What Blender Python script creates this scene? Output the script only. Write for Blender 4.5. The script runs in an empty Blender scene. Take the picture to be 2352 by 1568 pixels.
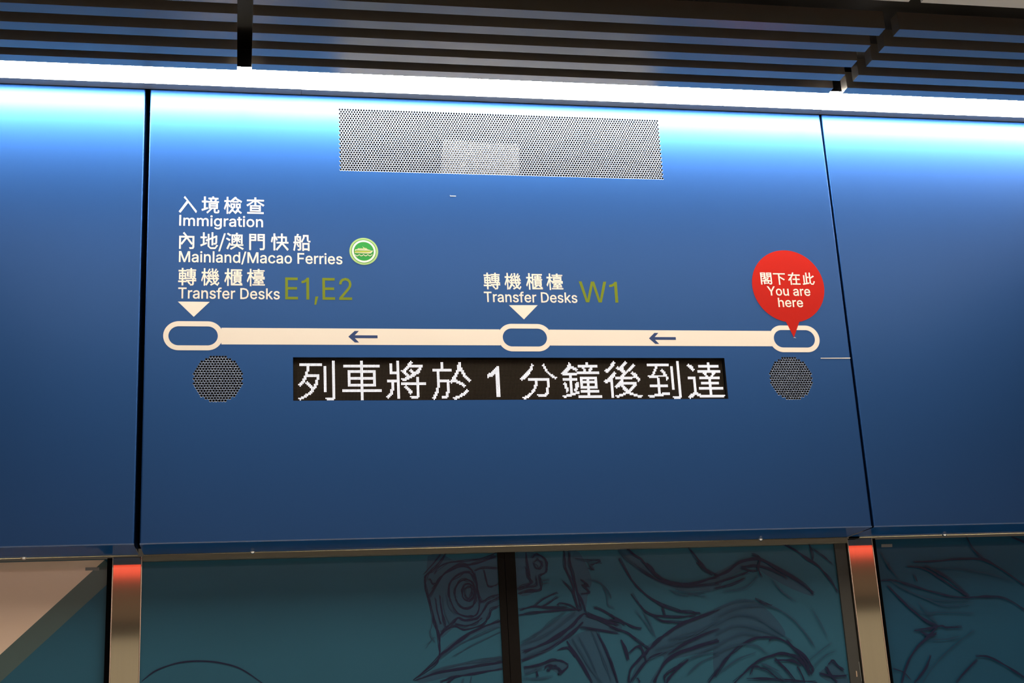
import bpy, bmesh, math, random, json
from mathutils import Vector, Matrix
from mathutils.geometry import delaunay_2d_cdt

# ------------------------------------------------------------------ camera, world, light, exposure
S = bpy.context.scene
COL = S.collection
D = 3.8                      # distance of the camera from the front of the header panels (m)
CZ = 1.6                     # camera height
FPX = 3191.6
YAW, PITCH, ROLL = (math.radians(a) for a in (11.685, 16.618, -3.1565))
_f = Vector((math.sin(YAW)*math.cos(PITCH), math.cos(YAW)*math.cos(PITCH), math.sin(PITCH)))
_r0 = Vector((math.cos(YAW), -math.sin(YAW), 0)); _u0 = _r0.cross(_f)
_r = math.cos(ROLL)*_r0 + math.sin(ROLL)*_u0
_u = -math.sin(ROLL)*_r0 + math.cos(ROLL)*_u0
cd = bpy.data.cameras.new('camera'); cam = bpy.data.objects.new('camera', cd); COL.objects.link(cam)
cd.sensor_width = 36.0; cd.lens = 36.0*FPX/2352; cd.clip_start = 0.05; cd.clip_end = 100
M4 = Matrix((( _r.x, _u.x, -_f.x, 0), (_r.y, _u.y, -_f.y, -D), (_r.z, _u.z, -_f.z, CZ), (0, 0, 0, 1)))
cam.matrix_world = M4
S.camera = cam
S.view_settings.view_transform = 'Standard'; S.view_settings.look = 'None'
S.view_settings.gamma = 1.0; S.view_settings.use_curve_mapping = False
S.view_settings.exposure = 0.0
S.cycles.use_denoising = True
S.cycles.max_bounces = 8

w = bpy.data.worlds.new('station_air'); S.world = w; w.use_nodes = True
w.node_tree.nodes['Background'].inputs[0].default_value = (1.0, 0.82, 0.62, 1)
w.node_tree.nodes['Background'].inputs[1].default_value = 0.05

STRIP = 76.0                 # radiance of the linear lamp over the panels
ROOM = 62.0                 # watts of the warm ceiling lamp row nearest the header
def lamp(name, loc, sx, sy, power, col):
    l = bpy.data.lights.new(name, 'AREA'); l.shape = 'RECTANGLE'; l.size = sx; l.size_y = sy
    l.energy = power; l.color = col
    o = bpy.data.objects.new(name, l); o.location = loc; COL.objects.link(o); return o
for lx, ly, sx, sy, q in ((1.15, -1.6, 4.2, 1.4, 1.0), (3.0, -7.6, 14.0, 0.3, 3.2)):
    lamp('ceiling_lamp', (lx, ly, 3.50), sx, sy, ROOM*q, (1.0, 0.89, 0.75))

ZC = CZ + 0.5065*D           # ceiling level = top of the panels
ZB = CZ + 0.1555*D           # underside of the header boxes
DEP = 0.0465*D               # depth of the header boxes
YP = DEP + 0.012             # face of the steel posts
YG = DEP + 0.030             # face of the glass

def W(px, py, Y=0.0):
    """point of the plane y = Y seen at picture point (px, py) of the 2352 x 1568 frame"""
    d = _f*FPX + _r*(px-1176) - _u*(py-784)
    t = (Y + D)/d.y
    return Vector((d.x*t, Y, CZ + d.z*t))

# ------------------------------------------------------------------ materials
MATS = {}
def mat(name, col, rough=0.5, metal=0.0, spec=0.5, emit=None, estr=0.0, noise=None, coat=0.0, aniso=0.0, coatr=0.12):
    if name in MATS: return MATS[name]
    m = bpy.data.materials.new(name); m.use_nodes = True; nt = m.node_tree
    b = nt.nodes['Principled BSDF']
    b.inputs['Base Color'].default_value = (*col, 1); b.inputs['Roughness'].default_value = rough
    b.inputs['Metallic'].default_value = metal; b.inputs['Specular IOR Level'].default_value = spec
    b.inputs['Coat Weight'].default_value = coat; b.inputs['Coat Roughness'].default_value = coatr
    b.inputs['Anisotropic'].default_value = aniso
    if emit: b.inputs['Emission Color'].default_value = (*emit, 1); b.inputs['Emission Strength'].default_value = estr
    if noise:                                 # (scale vector, amount): slight unevenness of the finish
        tc = nt.nodes.new('ShaderNodeTexCoord'); mp = nt.nodes.new('ShaderNodeMapping')
        mp.inputs['Scale'].default_value = noise[0]
        nz = nt.nodes.new('ShaderNodeTexNoise'); nz.inputs['Scale'].default_value = 1.0; nz.inputs['Detail'].default_value = 3
        mr = nt.nodes.new('ShaderNodeMapRange'); mr.inputs['To Min'].default_value = 1-noise[1]; mr.inputs['To Max'].default_value = 1+noise[1]
        mx = nt.nodes.new('ShaderNodeVectorMath'); mx.operation = 'SCALE'; mx.inputs[0].default_value = col
        nt.links.new(tc.outputs['Object'], mp.inputs['Vector']); nt.links.new(mp.outputs['Vector'], nz.inputs['Vector'])
        nt.links.new(nz.outputs['Fac'], mr.inputs['Value']); nt.links.new(mr.outputs['Result'], mx.inputs['Scale'])
        nt.links.new(mx.outputs['Vector'], b.inputs['Base Color'])
    MATS[name] = m
    return m
def panel_paint():
    m = mat('blue_panel_paint', (0.0122, 0.0590, 0.186), rough=0.475, metal=0.9, coat=0.20, coatr=0.26, noise=((3, 3, 3), 0.03))
    return m
BLUE = panel_paint()
def gloss_paint(name, col, fac, rough):
    m = bpy.data.materials.new(name); m.use_nodes = True; nt = m.node_tree; nt.nodes.remove(nt.nodes['Principled BSDF'])
    d = nt.nodes.new('ShaderNodeBsdfDiffuse'); d.inputs['Color'].default_value = (*col, 1)
    g = nt.nodes.new('ShaderNodeBsdfGlossy'); g.inputs['Roughness'].default_value = rough; g.inputs['Color'].default_value = (1, 1, 1, 1)
    x = nt.nodes.new('ShaderNodeMixShader'); x.inputs['Fac'].default_value = fac
    nt.links.new(d.outputs[0], x.inputs[1]); nt.links.new(g.outputs[0], x.inputs[2]); nt.links.new(x.outputs[0], nt.nodes['Material Output'].inputs['Surface'])
    return m
BLUE_UNDER = gloss_paint('blue_gloss_return', (0.012, 0.075, 0.24), 0.13, 0.08)
CREAM = mat('cream_vinyl', (0.74, 0.645, 0.53), rough=0.7, spec=0.15)
OLIVE = mat('olive_vinyl', (0.150, 0.185, 0.010), rough=0.7, spec=0.1)
RED = mat('red_vinyl', (0.41, 0.010, 0.0035), rough=0.7, spec=0.08)
ARROW = mat('blue_vinyl', (0.022, 0.045, 0.13), rough=0.6, spec=0.2)
ALU = mat('bare_aluminium', (0.120, 0.124, 0.130), rough=0.48, metal=0.9)
DARK = mat('black_cavity', (0.0025, 0.0025, 0.003), rough=1.0, spec=0.0)
STEEL = mat('brushed_steel', (0.50, 0.46, 0.40), rough=0.06, metal=1.0, noise=((140, 140, 1.5), 0.06))
STEEL_EDGE = mat('steel_edge', (0.75, 0.66, 0.58), rough=0.25, metal=1.0)
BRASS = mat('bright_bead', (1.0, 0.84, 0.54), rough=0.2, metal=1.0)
SCREW = mat('screw_steel', (0.97, 0.95, 0.9), rough=0.25, metal=1.0)
BEAM = mat('bronze_beam', (0.19, 0.165, 0.12), rough=0.45)
SEAL = mat('door_rubber', (0.008, 0.006, 0.005), rough=0.9, spec=0.2)
STILE = mat('dark_stile', (0.045, 0.046, 0.042), rough=0.5)
SLAT = mat('slat_metal', (0.60, 0.53, 0.44), rough=0.34, metal=0.95)
VOID = mat('plenum_black', (0.035, 0.030, 0.022), rough=0.9)
CEIL = mat('cream_ceiling', (0.80, 0.74, 0.60), rough=0.7)
LAMP = mat('lamp_diffuser', (0.9, 0.9, 0.9), rough=0.5, emit=(1.0, 0.99, 0.97), estr=STRIP)
FLANGE = mat('lamp_flange', (0.30, 0.30, 0.28), rough=0.5)
LEDON = mat('led_lit', (0.9, 0.9, 0.9), rough=0.4, emit=(1.0, 0.93, 1.0), estr=1.9)
LEDOFF = mat('led_unlit', (0.20, 0.17, 0.135), rough=0.6, spec=0.1)
BOARD = mat('led_board', (0.011, 0.0075, 0.005), rough=0.7, spec=0.1)

# ------------------------------------------------------------------ helpers
def link(name, me, m=None, parent=None):
    o = bpy.data.objects.new(name, me); COL.objects.link(o)
    if m is not None:
        for x in (m if isinstance(m, (list, tuple)) else [m]): me.materials.append(x)
    if parent is not None: o.parent = parent
    return o
def thing(name, label, cat, loc=(0, 0, 0), group=None):
    o = bpy.data.objects.new(name, None); COL.objects.link(o); o.location = loc; o.empty_display_size = 0.05
    return tag(o, label, cat, group)
def tag(o, label, cat, group=None):
    o['label'] = label; o['category'] = cat
    if group: o['group'] = group
    return o
def struct(o, label=None):
    o['kind'] = 'structure'
    if label: o['label'] = label
    return o
class MB:
    def __init__(s): s.v = []; s.f = []; s.mi = []
    def add(s, vs, fs, mi=0):
        n = len(s.v); s.v += [tuple(v) for v in vs]; s.f += [tuple(i+n for i in f) for f in fs]; s.mi += [mi]*len(fs)
    def box(s, x0, x1, y0, y1, z0, z1, mi=0):
        s.add([(x0,y0,z0),(x1,y0,z0),(x1,y1,z0),(x0,y1,z0),(x0,y0,z1),(x1,y0,z1),(x1,y1,z1),(x0,y1,z1)],
              [(0,3,2,1),(4,5,6,7),(0,1,5,4),(1,2,6,5),(2,3,7,6),(3,0,4,7)], mi)
    def prism(s, pts, y0, y1, mi=0):
        """outline in the x-z plane, extruded from y0 (front) to y1"""
        n = len(pts)
        vs = [(x, y0, z) for x, z in pts] + [(x, y1, z) for x, z in pts]
        s.add(vs, [tuple(range(n)), tuple(range(2*n-1, n-1, -1))] + [(i, i+n, (i+1) % n+n, (i+1) % n) for i in range(n)], mi)
    def tube(s, a, b, r, n=10, mi=0):
        a = Vector(a); b = Vector(b); d = (b-a).normalized(); p = d.orthogonal().normalized(); q = d.cross(p)
        vs = [c + r*(math.cos(2*math.pi*i/n)*p + math.sin(2*math.pi*i/n)*q) for c in (a, b) for i in range(n)]
        s.add(vs, [(i, (i+1) % n, (i+1) % n+n, i+n) for i in range(n)] + [tuple(range(n-1, -1, -1)), tuple(range(n, 2*n))], mi)
    def dome(s, c, r, h, n=12, mi=0):
        """button head hanging below point c"""
        vs = []; rings = 4
        for j in range(rings):
            a = j/rings*math.pi/2
            for i in range(n):
                t = 2*math.pi*i/n
                vs.append((c[0]+r*math.cos(a)*math.cos(t), c[1]+r*math.cos(a)*math.sin(t), c[2]-h*math.sin(a)))
        vs.append((c[0], c[1], c[2]-h)); fs = []
        for j in range(rings-1):
            fs += [(j*n+i, j*n+(i+1) % n, (j+1)*n+(i+1) % n, (j+1)*n+i) for i in range(n)]
        fs += [((rings-1)*n+i, (rings-1)*n+(i+1) % n, len(vs)-1) for i in range(n)]
        fs.append(tuple(range(n-1, -1, -1)))
        s.add(vs, fs, mi)
    def build(s, name, m, parent=None, bevel=0.0, smooth=False):
        me = bpy.data.meshes.new(name); me.from_pydata(s.v, [], s.f)
        o = link(name, me, m, parent)
        if isinstance(m, (list, tuple)): me.polygons.foreach_set('material_index', s.mi)
        me.update()
        if bevel:
            md = o.modifiers.new('edge', 'BEVEL'); md.width = bevel; md.segments = 2; md.limit_method = 'ANGLE'
        if smooth:
            for p in me.polygons: p.use_smooth = True
        return o

# flat shapes from outlines (holes by even-odd), extruded backwards from y
def grow(polys, off):
    """embolden lettering outlines by moving every corner outwards along its mitre"""
    def area(p): return sum(p[i-1][0]*p[i][1]-p[i][0]*p[i-1][1] for i in range(len(p)))/2
    sgn = 1 if area(max(polys, key=lambda p: abs(area(p)))) > 0 else -1
    out = []
    for p in polys:
        n = len(p); q = []
        for i in range(n):
            a, b, c = Vector(p[i-1]), Vector(p[i]), Vector(p[(i+1) % n])
            d0, d1 = (b-a), (c-b)
            if d0.length < 1e-9 or d1.length < 1e-9: q.append(tuple(b)); continue
            d0.normalize(); d1.normalize()
            n0, n1 = Vector((d0.y, -d0.x)), Vector((d1.y, -d1.x)); m = n0+n1
            if m.length < 0.2: m = n0
            m.normalize(); k = min(1/max(m.dot(n0), 0.5), 1.6)
            q.append(tuple(b + m*(off*sgn*k)))
        out.append(q)
    return out
def flat(name, polys, y, t, m, parent=None, off=0.0, evenodd=True):
    if off: polys = grow(polys, off)
    vs = []; ed = []; K = 1000.0
    for p in polys:
        n = len(vs); vs += [Vector((q[0]*K, q[1]*K)) for q in p]; ed += [(n+i, n+(i+1) % len(p)) for i in range(len(p))]
    cv, ce, cf, _, _, _ = delaunay_2d_cdt(vs, ed, [], 0, 1e-4)
    def wind(x, z):
        w_ = 0
        for p in polys:
            for i in range(len(p)):
                (x0, z0), (x1, z1) = p[i-1], p[i]
                if (z0 <= z) != (z1 <= z):
                    if (x1-x0)*(z-z0)/(z1-z0)+x0 > x: w_ += 1 if z1 > z0 else -1
        return w_
    def side(p): return sum(p[i-1][0]*p[i][1]-p[i][0]*p[i-1][1] for i in range(len(p)))
    if evenodd: inside = lambda x, z: wind(x, z) % 2
    else: inside = lambda x, z: wind(x, z)
    fs = []
    for f in cf:
        c = sum((cv[i] for i in f), Vector((0, 0)))/len(f)
        if inside(c.x/K, c.y/K): fs.append(tuple(f))
    m_ = MB(); m_.add([(v.x/K, y, v.y/K) for v in cv], fs)
    for p in polys:
        n = len(p); m_.add([(q[0], y, q[1]) for q in p]+[(q[0], y+t, q[1]) for q in p], [(i, (i+1) % n, (i+1) % n+n, i+n) for i in range(n)])
    return m_.build(name, m, parent)
def ell(cx, cz, rx, rz, n=64, a0=0.0):
    return [(cx+rx*math.cos(a0+2*math.pi*i/n), cz+rz*math.sin(a0+2*math.pi*i/n)) for i in range(n)]
def stadium(x0, x1, z0, z1, r, n=14):
    out = []
    for cx, cz, a in ((x1-r, z1-r, 0), (x0+r, z1-r, 90), (x0+r, z0+r, 180), (x1-r, z0+r, 270)):
        for i in range(n+1):
            t = math.radians(a+90*i/n); out.append((cx+r*math.cos(t), cz+r*math.sin(t)))
    return out
def xz(px, py, Y=0.0):
    v = W(px, py, Y); return (v.x, v.z)
def crs(pts, n=8):
    """smooth open line through the points"""
    P = [pts[0]] + list(pts) + [pts[-1]]; out = []
    for i in range(1, len(P)-2):
        a, b, c, d = (Vector(q) for q in P[i-1:i+3])
        for k in range(n):
            t = k/n
            out.append(0.5*((2*b) + (c-a)*t + (2*a-5*b+4*c-d)*t*t + (3*b-a-3*c+d)*t**3))
    out.append(Vector(pts[-1])); return out
# ------------------------------------------------------------------ concourse shell (structure)
b = MB(); b.box(-6, 8, -9.3, 0.9, -0.1, 0.0); struct(b.build('floor', mat('floor_granite', (0.62, 0.58, 0.52), rough=0.35, noise=((9, 9, 9), 0.12))))
b = MB(); b.box(-6, 8, -9.3, 0.9, ZC+0.30, ZC+0.34); struct(b.build('ceiling', VOID))
b = MB(); b.box(-6, 8, -9.3, -9.0, 0.0, ZC+0.30); struct(b.build('wall_back', mat('back_wall', (0.64, 0.58, 0.44), rough=0.7)))
b = MB(); b.box(-6, 8, -8.999, -8.95, 2.83, 2.96); struct(b.build('trim_1', mat('dark_ledge', (0.05, 0.04, 0.03), rough=0.7)))
b = MB(); b.box(-6, 8, -8.999, -8.98, 2.96, 3.36); struct(b.build('trim_2', mat('brown_fascia', (0.28, 0.20, 0.13), rough=0.7)))
b = MB(); b.box(-6, 8, -8.999, -8.96, 3.36, 3.51); struct(b.build('trim_3', mat('red_lit_fascia', (0.5, 0.03, 0.02), rough=0.5, emit=(1.0, 0.10, 0.05), estr=2.2)))
b = MB(); b.box(-1.80, 3.62, DEP+0.012, DEP+0.025, ZB+0.02, ZC+0.30); struct(b.build('wall_header', DARK))

# ------------------------------------------------------------------ slatted ceiling modules
RUNS = {0: [(0.140, 0.177), (0.219, 0.261), (0.317, 0.359), (0.412, 0.456), (0.508, 0.553)],
        1: [(0.147, 0.183), (0.231, 0.273), (0.318, 0.360), (0.412, 0.453), (0.508, 0.550)],
        2: [(0.150, 0.189), (0.231, 0.273), (0.326, 0.367), (0.412, 0.452), (0.508, 0.550)]}
MODX = [(-1.766, -0.003), (0.038, 1.8045), (1.848, 3.61)]
SLABEL = ['slatted ceiling module at the left, ending at the dark joint above the left panel gap',
          'slatted ceiling module over the middle, between the two dark joints',
          'slatted ceiling module at the right, beyond the diagonal dark joint']
CLABEL = [None, 'plain cream ceiling panel left of the joint, just entering at the top edge',
          'plain cream ceiling panel in the top right corner, right of the joint']
for k, (x0, x1) in enumerate(MODX):
    t = thing('slatted_ceiling_panel', SLABEL[k], 'ceiling panel', ((x0+x1)/2, -0.35, ZC), 'slatted ceiling modules')
    for a, c in RUNS[k]:
        b = MB(); b.box(x0-(x0+x1)/2, x1-(x0+x1)/2, -c+0.35, -a+0.35, 0, 0.055); b.build('slat', SLAT, t)
    b = MB()
    for xx in (-0.60, 0.60): b.box(xx-0.015, xx+0.015, -0.50+0.35, -0.24+0.35, 0.056, 0.085)
    b.build('carrier_rail', VOID, t)
    if k:
        dx = 0.0 if k == 1 else -0.007
        b = MB(); b.box(x0+dx, x1-(0.0 if k == 1 else 0), -2.3, -0.695, ZC, ZC+0.02)
        o = b.build('ceiling_panel', CEIL); tag(o, CLABEL[k], 'ceiling panel', 'plain cream ceiling panels')
    # dark tray above the slats
b = MB(); b.box(-1.77, 3.62, -2.32, 0.0, ZC+0.14, ZC+0.16); struct(b.build('trim_4', VOID))

# ------------------------------------------------------------------ linear lamps between slats and panels
LSEG = [(-1.470, 0.1845), (0.1855, 1.830), (1.831, 3.485)]
LLAB = ['white linear ceiling lamp above the left blue panel', 'long white linear ceiling lamp above the perforated grille',
        'white linear ceiling lamp above the right blue panel']
for k, (x0, x1) in enumerate(LSEG):
    cx = (x0+x1)/2; hw = (x1-x0)/2
    t = thing('linear_lamp', LLAB[k], 'lamp', (cx, -0.09, ZC), 'linear lamps along the header')
    e = (-0.0015, 0.0, 0.001)[k]
    b = MB(); b.box(-hw, hw, -0.049, 0.055+e, 0.004, 0.012); b.build('diffuser', LAMP, t)
    b = MB(); b.box(-hw, hw, 0.055+e, 0.089, 0.001, 0.06); b.build('flange', FLANGE, t)
    b = MB(); b.box(-hw, hw, -0.049, 0.055, 0.013, 0.07); b.build('housing', DARK, t)

# ------------------------------------------------------------------ header panels
PITCH_H = 0.002122*D
def perforated(cells, p, y, th):
    """sheet of hexagonal cells, each with a round, slightly countersunk hole; returns mesh data and the outer edge"""
    key = {}; V = []; F = []; MI = []; edges = {}
    R1, R0 = 0.494*p, 0.345*p; rc = p/math.sqrt(3)
    cs = [(math.cos(math.pi*k/6), math.sin(math.pi*k/6)) for k in range(12)]
    for cx, cz in cells:
        o = []
        for k, (c, s) in enumerate(cs):
            r = rc if k % 2 else p/2
            q = (round((cx+r*c)*1e5), round((cz+r*s)*1e5))
            if q not in key:
                for dq in ((0, 0), (1, 0), (-1, 0), (0, 1), (0, -1), (1, 1), (-1, -1), (1, -1), (-1, 1)):
                    if (q[0]+dq[0], q[1]+dq[1]) in key: key[q] = key[(q[0]+dq[0], q[1]+dq[1])]; break
                else:
                    key[q] = len(V); V.append((cx+r*c, y, cz+r*s))
            o.append(key[q])
        n = len(V)
        for r, yy in ((R1, y), (R0, y+0.0006), (R0*0.98, y+th)):
            V += [(cx+r*c, yy, cz+r*s) for c, s in cs]
        for k in range(12):
            j = (k+1) % 12
            F.append((o[k], o[j], n+j, n+k)); MI.append(0)
            F.append((n+k, n+j, n+12+j, n+12+k)); MI.append(1)
            F.append((n+12+k, n+12+j, n+24+j, n+24+k)); MI.append(2)
            e = (min(o[k], o[j]), max(o[k], o[j])); edges[e] = edges.get(e, 0)+1
    return V, F, MI, [e for e, c in edges.items() if c == 1]

g0 = W(780.1, 251.4); g1 = W(1509.8, 278.8); gp = (g1.x-g0.x)/123; gh = gp*0.8660254
GRILLE = [(g0.x + (c + 0.5*(r % 2))*gp, g0.z - r*gh) for r in range(29) for c in range(124 - r % 2)]
ROWS = (6, 9, 12, 13, 14, 15, 16, 17, 16, 17, 16, 17, 16, 15, 14, 13, 12, 9, 6)
def roundgrille(px, py):
    c = W(px, py); p = PITCH_H
    return [(c.x + (j-(n-1)/2)*p, c.z - (i-9)*p*0.8660254) for i, n in enumerate(ROWS) for j in range(n)]

LX0, LX1 = W(673.3, 870).x, (W(1664, 821.8).x+W(1672.7, 915.9).x)/2
LZ1, LZ0 = (W(673.3, 820.2).z+W(1664, 821.8).z)/2, (W(673.3, 919.8).z+W(1672.7, 915.9).z)/2

def header(x0, x1, label, cells, cut, screws, z0=ZB, z1=ZC-0.0008):
    t = thing('header_panel', label, 'panel', ((x0+x1)/2, 0, z0), 'blue header panels')
    off = Vector(((x0+x1)/2, 0, z0))
    def child(o):
        o.data.transform(Matrix.Translation(-off)); o.parent = t; return o
    bm = bmesh.new()
    loops = []
    def ring(pts):
        vs = [bm.verts.new(p) for p in pts]; es = [bm.edges.new((vs[i], vs[(i+1) % len(vs)])) for i in range(len(vs))]
        return es
    r = 0.004                                      # folded edge
    es = ring([(x0+r, 0, z0+r), (x1-r, 0, z0+r), (x1-r, 0, z1), (x0+r, 0, z1)])
    if cut: es += ring([(LX0, 0, LZ0), (LX1, 0, LZ0), (LX1, 0, LZ1), (LX0, 0, LZ1)])
    parts = []
    for nm, cl, p in cells:
        V, F, MI, E = perforated(cl, p, 0.0, 0.002)
        me = bpy.data.meshes.new(nm); me.from_pydata(V, [], F)
        o = link(nm, me, [BLUE, ALU, mat('hole_wall', (0.03, 0.034, 0.045), rough=0.6, spec=0.1)]); me.polygons.foreach_set('material_index', MI); me.update()
        parts.append(o); vm = {}
        for a, c in E:
            for q in (a, c):
                if q not in vm: vm[q] = bm.verts.new(V[q])
            es.append(bm.edges.new((vm[a], vm[c])))
    if cells or cut: bmesh.ops.triangle_fill(bm, edges=es, use_beauty=True, use_dissolve=False, normal=(0, -1, 0))
    else: bmesh.ops.contextual_create(bm, geom=es)
    for f in bm.faces:
        if f.normal.y > 0: f.normal_flip()
    me = bpy.data.meshes.new('panel_front'); bm.to_mesh(me); bm.free()
    child(link('panel_front', me, BLUE))
    b = MB()                                       # folded returns: sides, rounded edges, top
    for s, xe in ((1, x0), (-1, x1)):
        prof = [(xe+s*r*(1-math.sin(a)), r*(1-math.cos(a))) for a in (0, math.pi/8, math.pi/4, 3*math.pi/8, math.pi/2)] + [(xe, DEP)]
        for i in range(len(prof)-1):
            (xa, ya), (xb, yb) = prof[i], prof[i+1]
            b.add([(xa, ya, z0+r), (xa, ya, z1), (xb, yb, z1), (xb, yb, z0+r)], [(0, 1, 2, 3)])
    b.add([(x0, 0, z1), (x1, 0, z1), (x1, DEP, z1), (x0, DEP, z1)], [(0, 1, 2, 3)])
    child(b.build('side_return', BLUE))
    b = MB()
    prof = [(r*(1-math.cos(a)), z0+r*(1-math.sin(a))) for a in (0, math.pi/8, math.pi/4, 3*math.pi/8, math.pi/2)] + [(DEP, z0)]
    for i in range(len(prof)-1):
        (ya, za), (yb, zb) = prof[i], prof[i+1]
        b.add([(x0, ya, za), (x1, ya, za), (x1, yb, zb), (x0, yb, zb)], [(0, 1, 2, 3)])
    child(b.build('underside', BLUE_UNDER))
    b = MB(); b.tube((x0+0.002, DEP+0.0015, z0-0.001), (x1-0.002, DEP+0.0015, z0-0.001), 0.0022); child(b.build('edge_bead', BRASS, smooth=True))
    for o in parts: child(o)
    if cells:
        b = MB(); b.box(x0+0.01, x1-0.01, 0.060, 0.064, z0+0.25, z1-0.02); child(b.build('backing_board', DARK))
    for px, py in screws:
        c = W(px, py, DEP-0.012); s = MB(); s.dome((c.x, DEP-0.013, z0), 0.0085, 0.0085); child(s.build('screw', SCREW, smooth=True))
    return t, child

XL1, XL0 = -0.0700*D, -0.0700*D-1.66
XC0, XC1 = -0.06625*D, 0.48325*D
XR0, XR1 = 0.48490*D, 0.48490*D+1.66
header(XL0, XL1, 'plain blue metal header panel at the left, beyond the wide dark gap', [], False, [(55, 1275)])
cg = [('perforated_grille', GRILLE, gp), ('speaker_grille', roundgrille(500.7, 869.5), PITCH_H), ('speaker_grille', roundgrille(1816.9, 868.3), PITCH_H)]
centre, cchild = header(XC0, XC1, 'large blue metal header panel in the middle carrying the route signs', cg, True, [(580, 1260), (1746, 1231)])
right, rchild = header(XR0, XR1, 'plain blue metal header panel at the right, beyond the thin gap', [], False, [(2168, 1219)])
b = MB(); b.box(XR0+0.0005, XR0+0.030, DEP-0.006, DEP+0.006, ZB-0.0048, ZB-0.0005)
rchild(b.build('edge_clip', DARK))

# beige card behind the perforated grille
p = [xz(1018.9, 320.9, 0.004), xz(1191.8, 332.2, 0.004), xz(1193.0, 412, 0.004), xz(1010, 410, 0.004)]
o = flat('speaker_card', [p], 0.0036, 0.004, mat('card_beige', (0.42, 0.39, 0.36), rough=0.8))
tag(o, 'pale beige card showing through the holes of the perforated grille', 'card')

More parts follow.
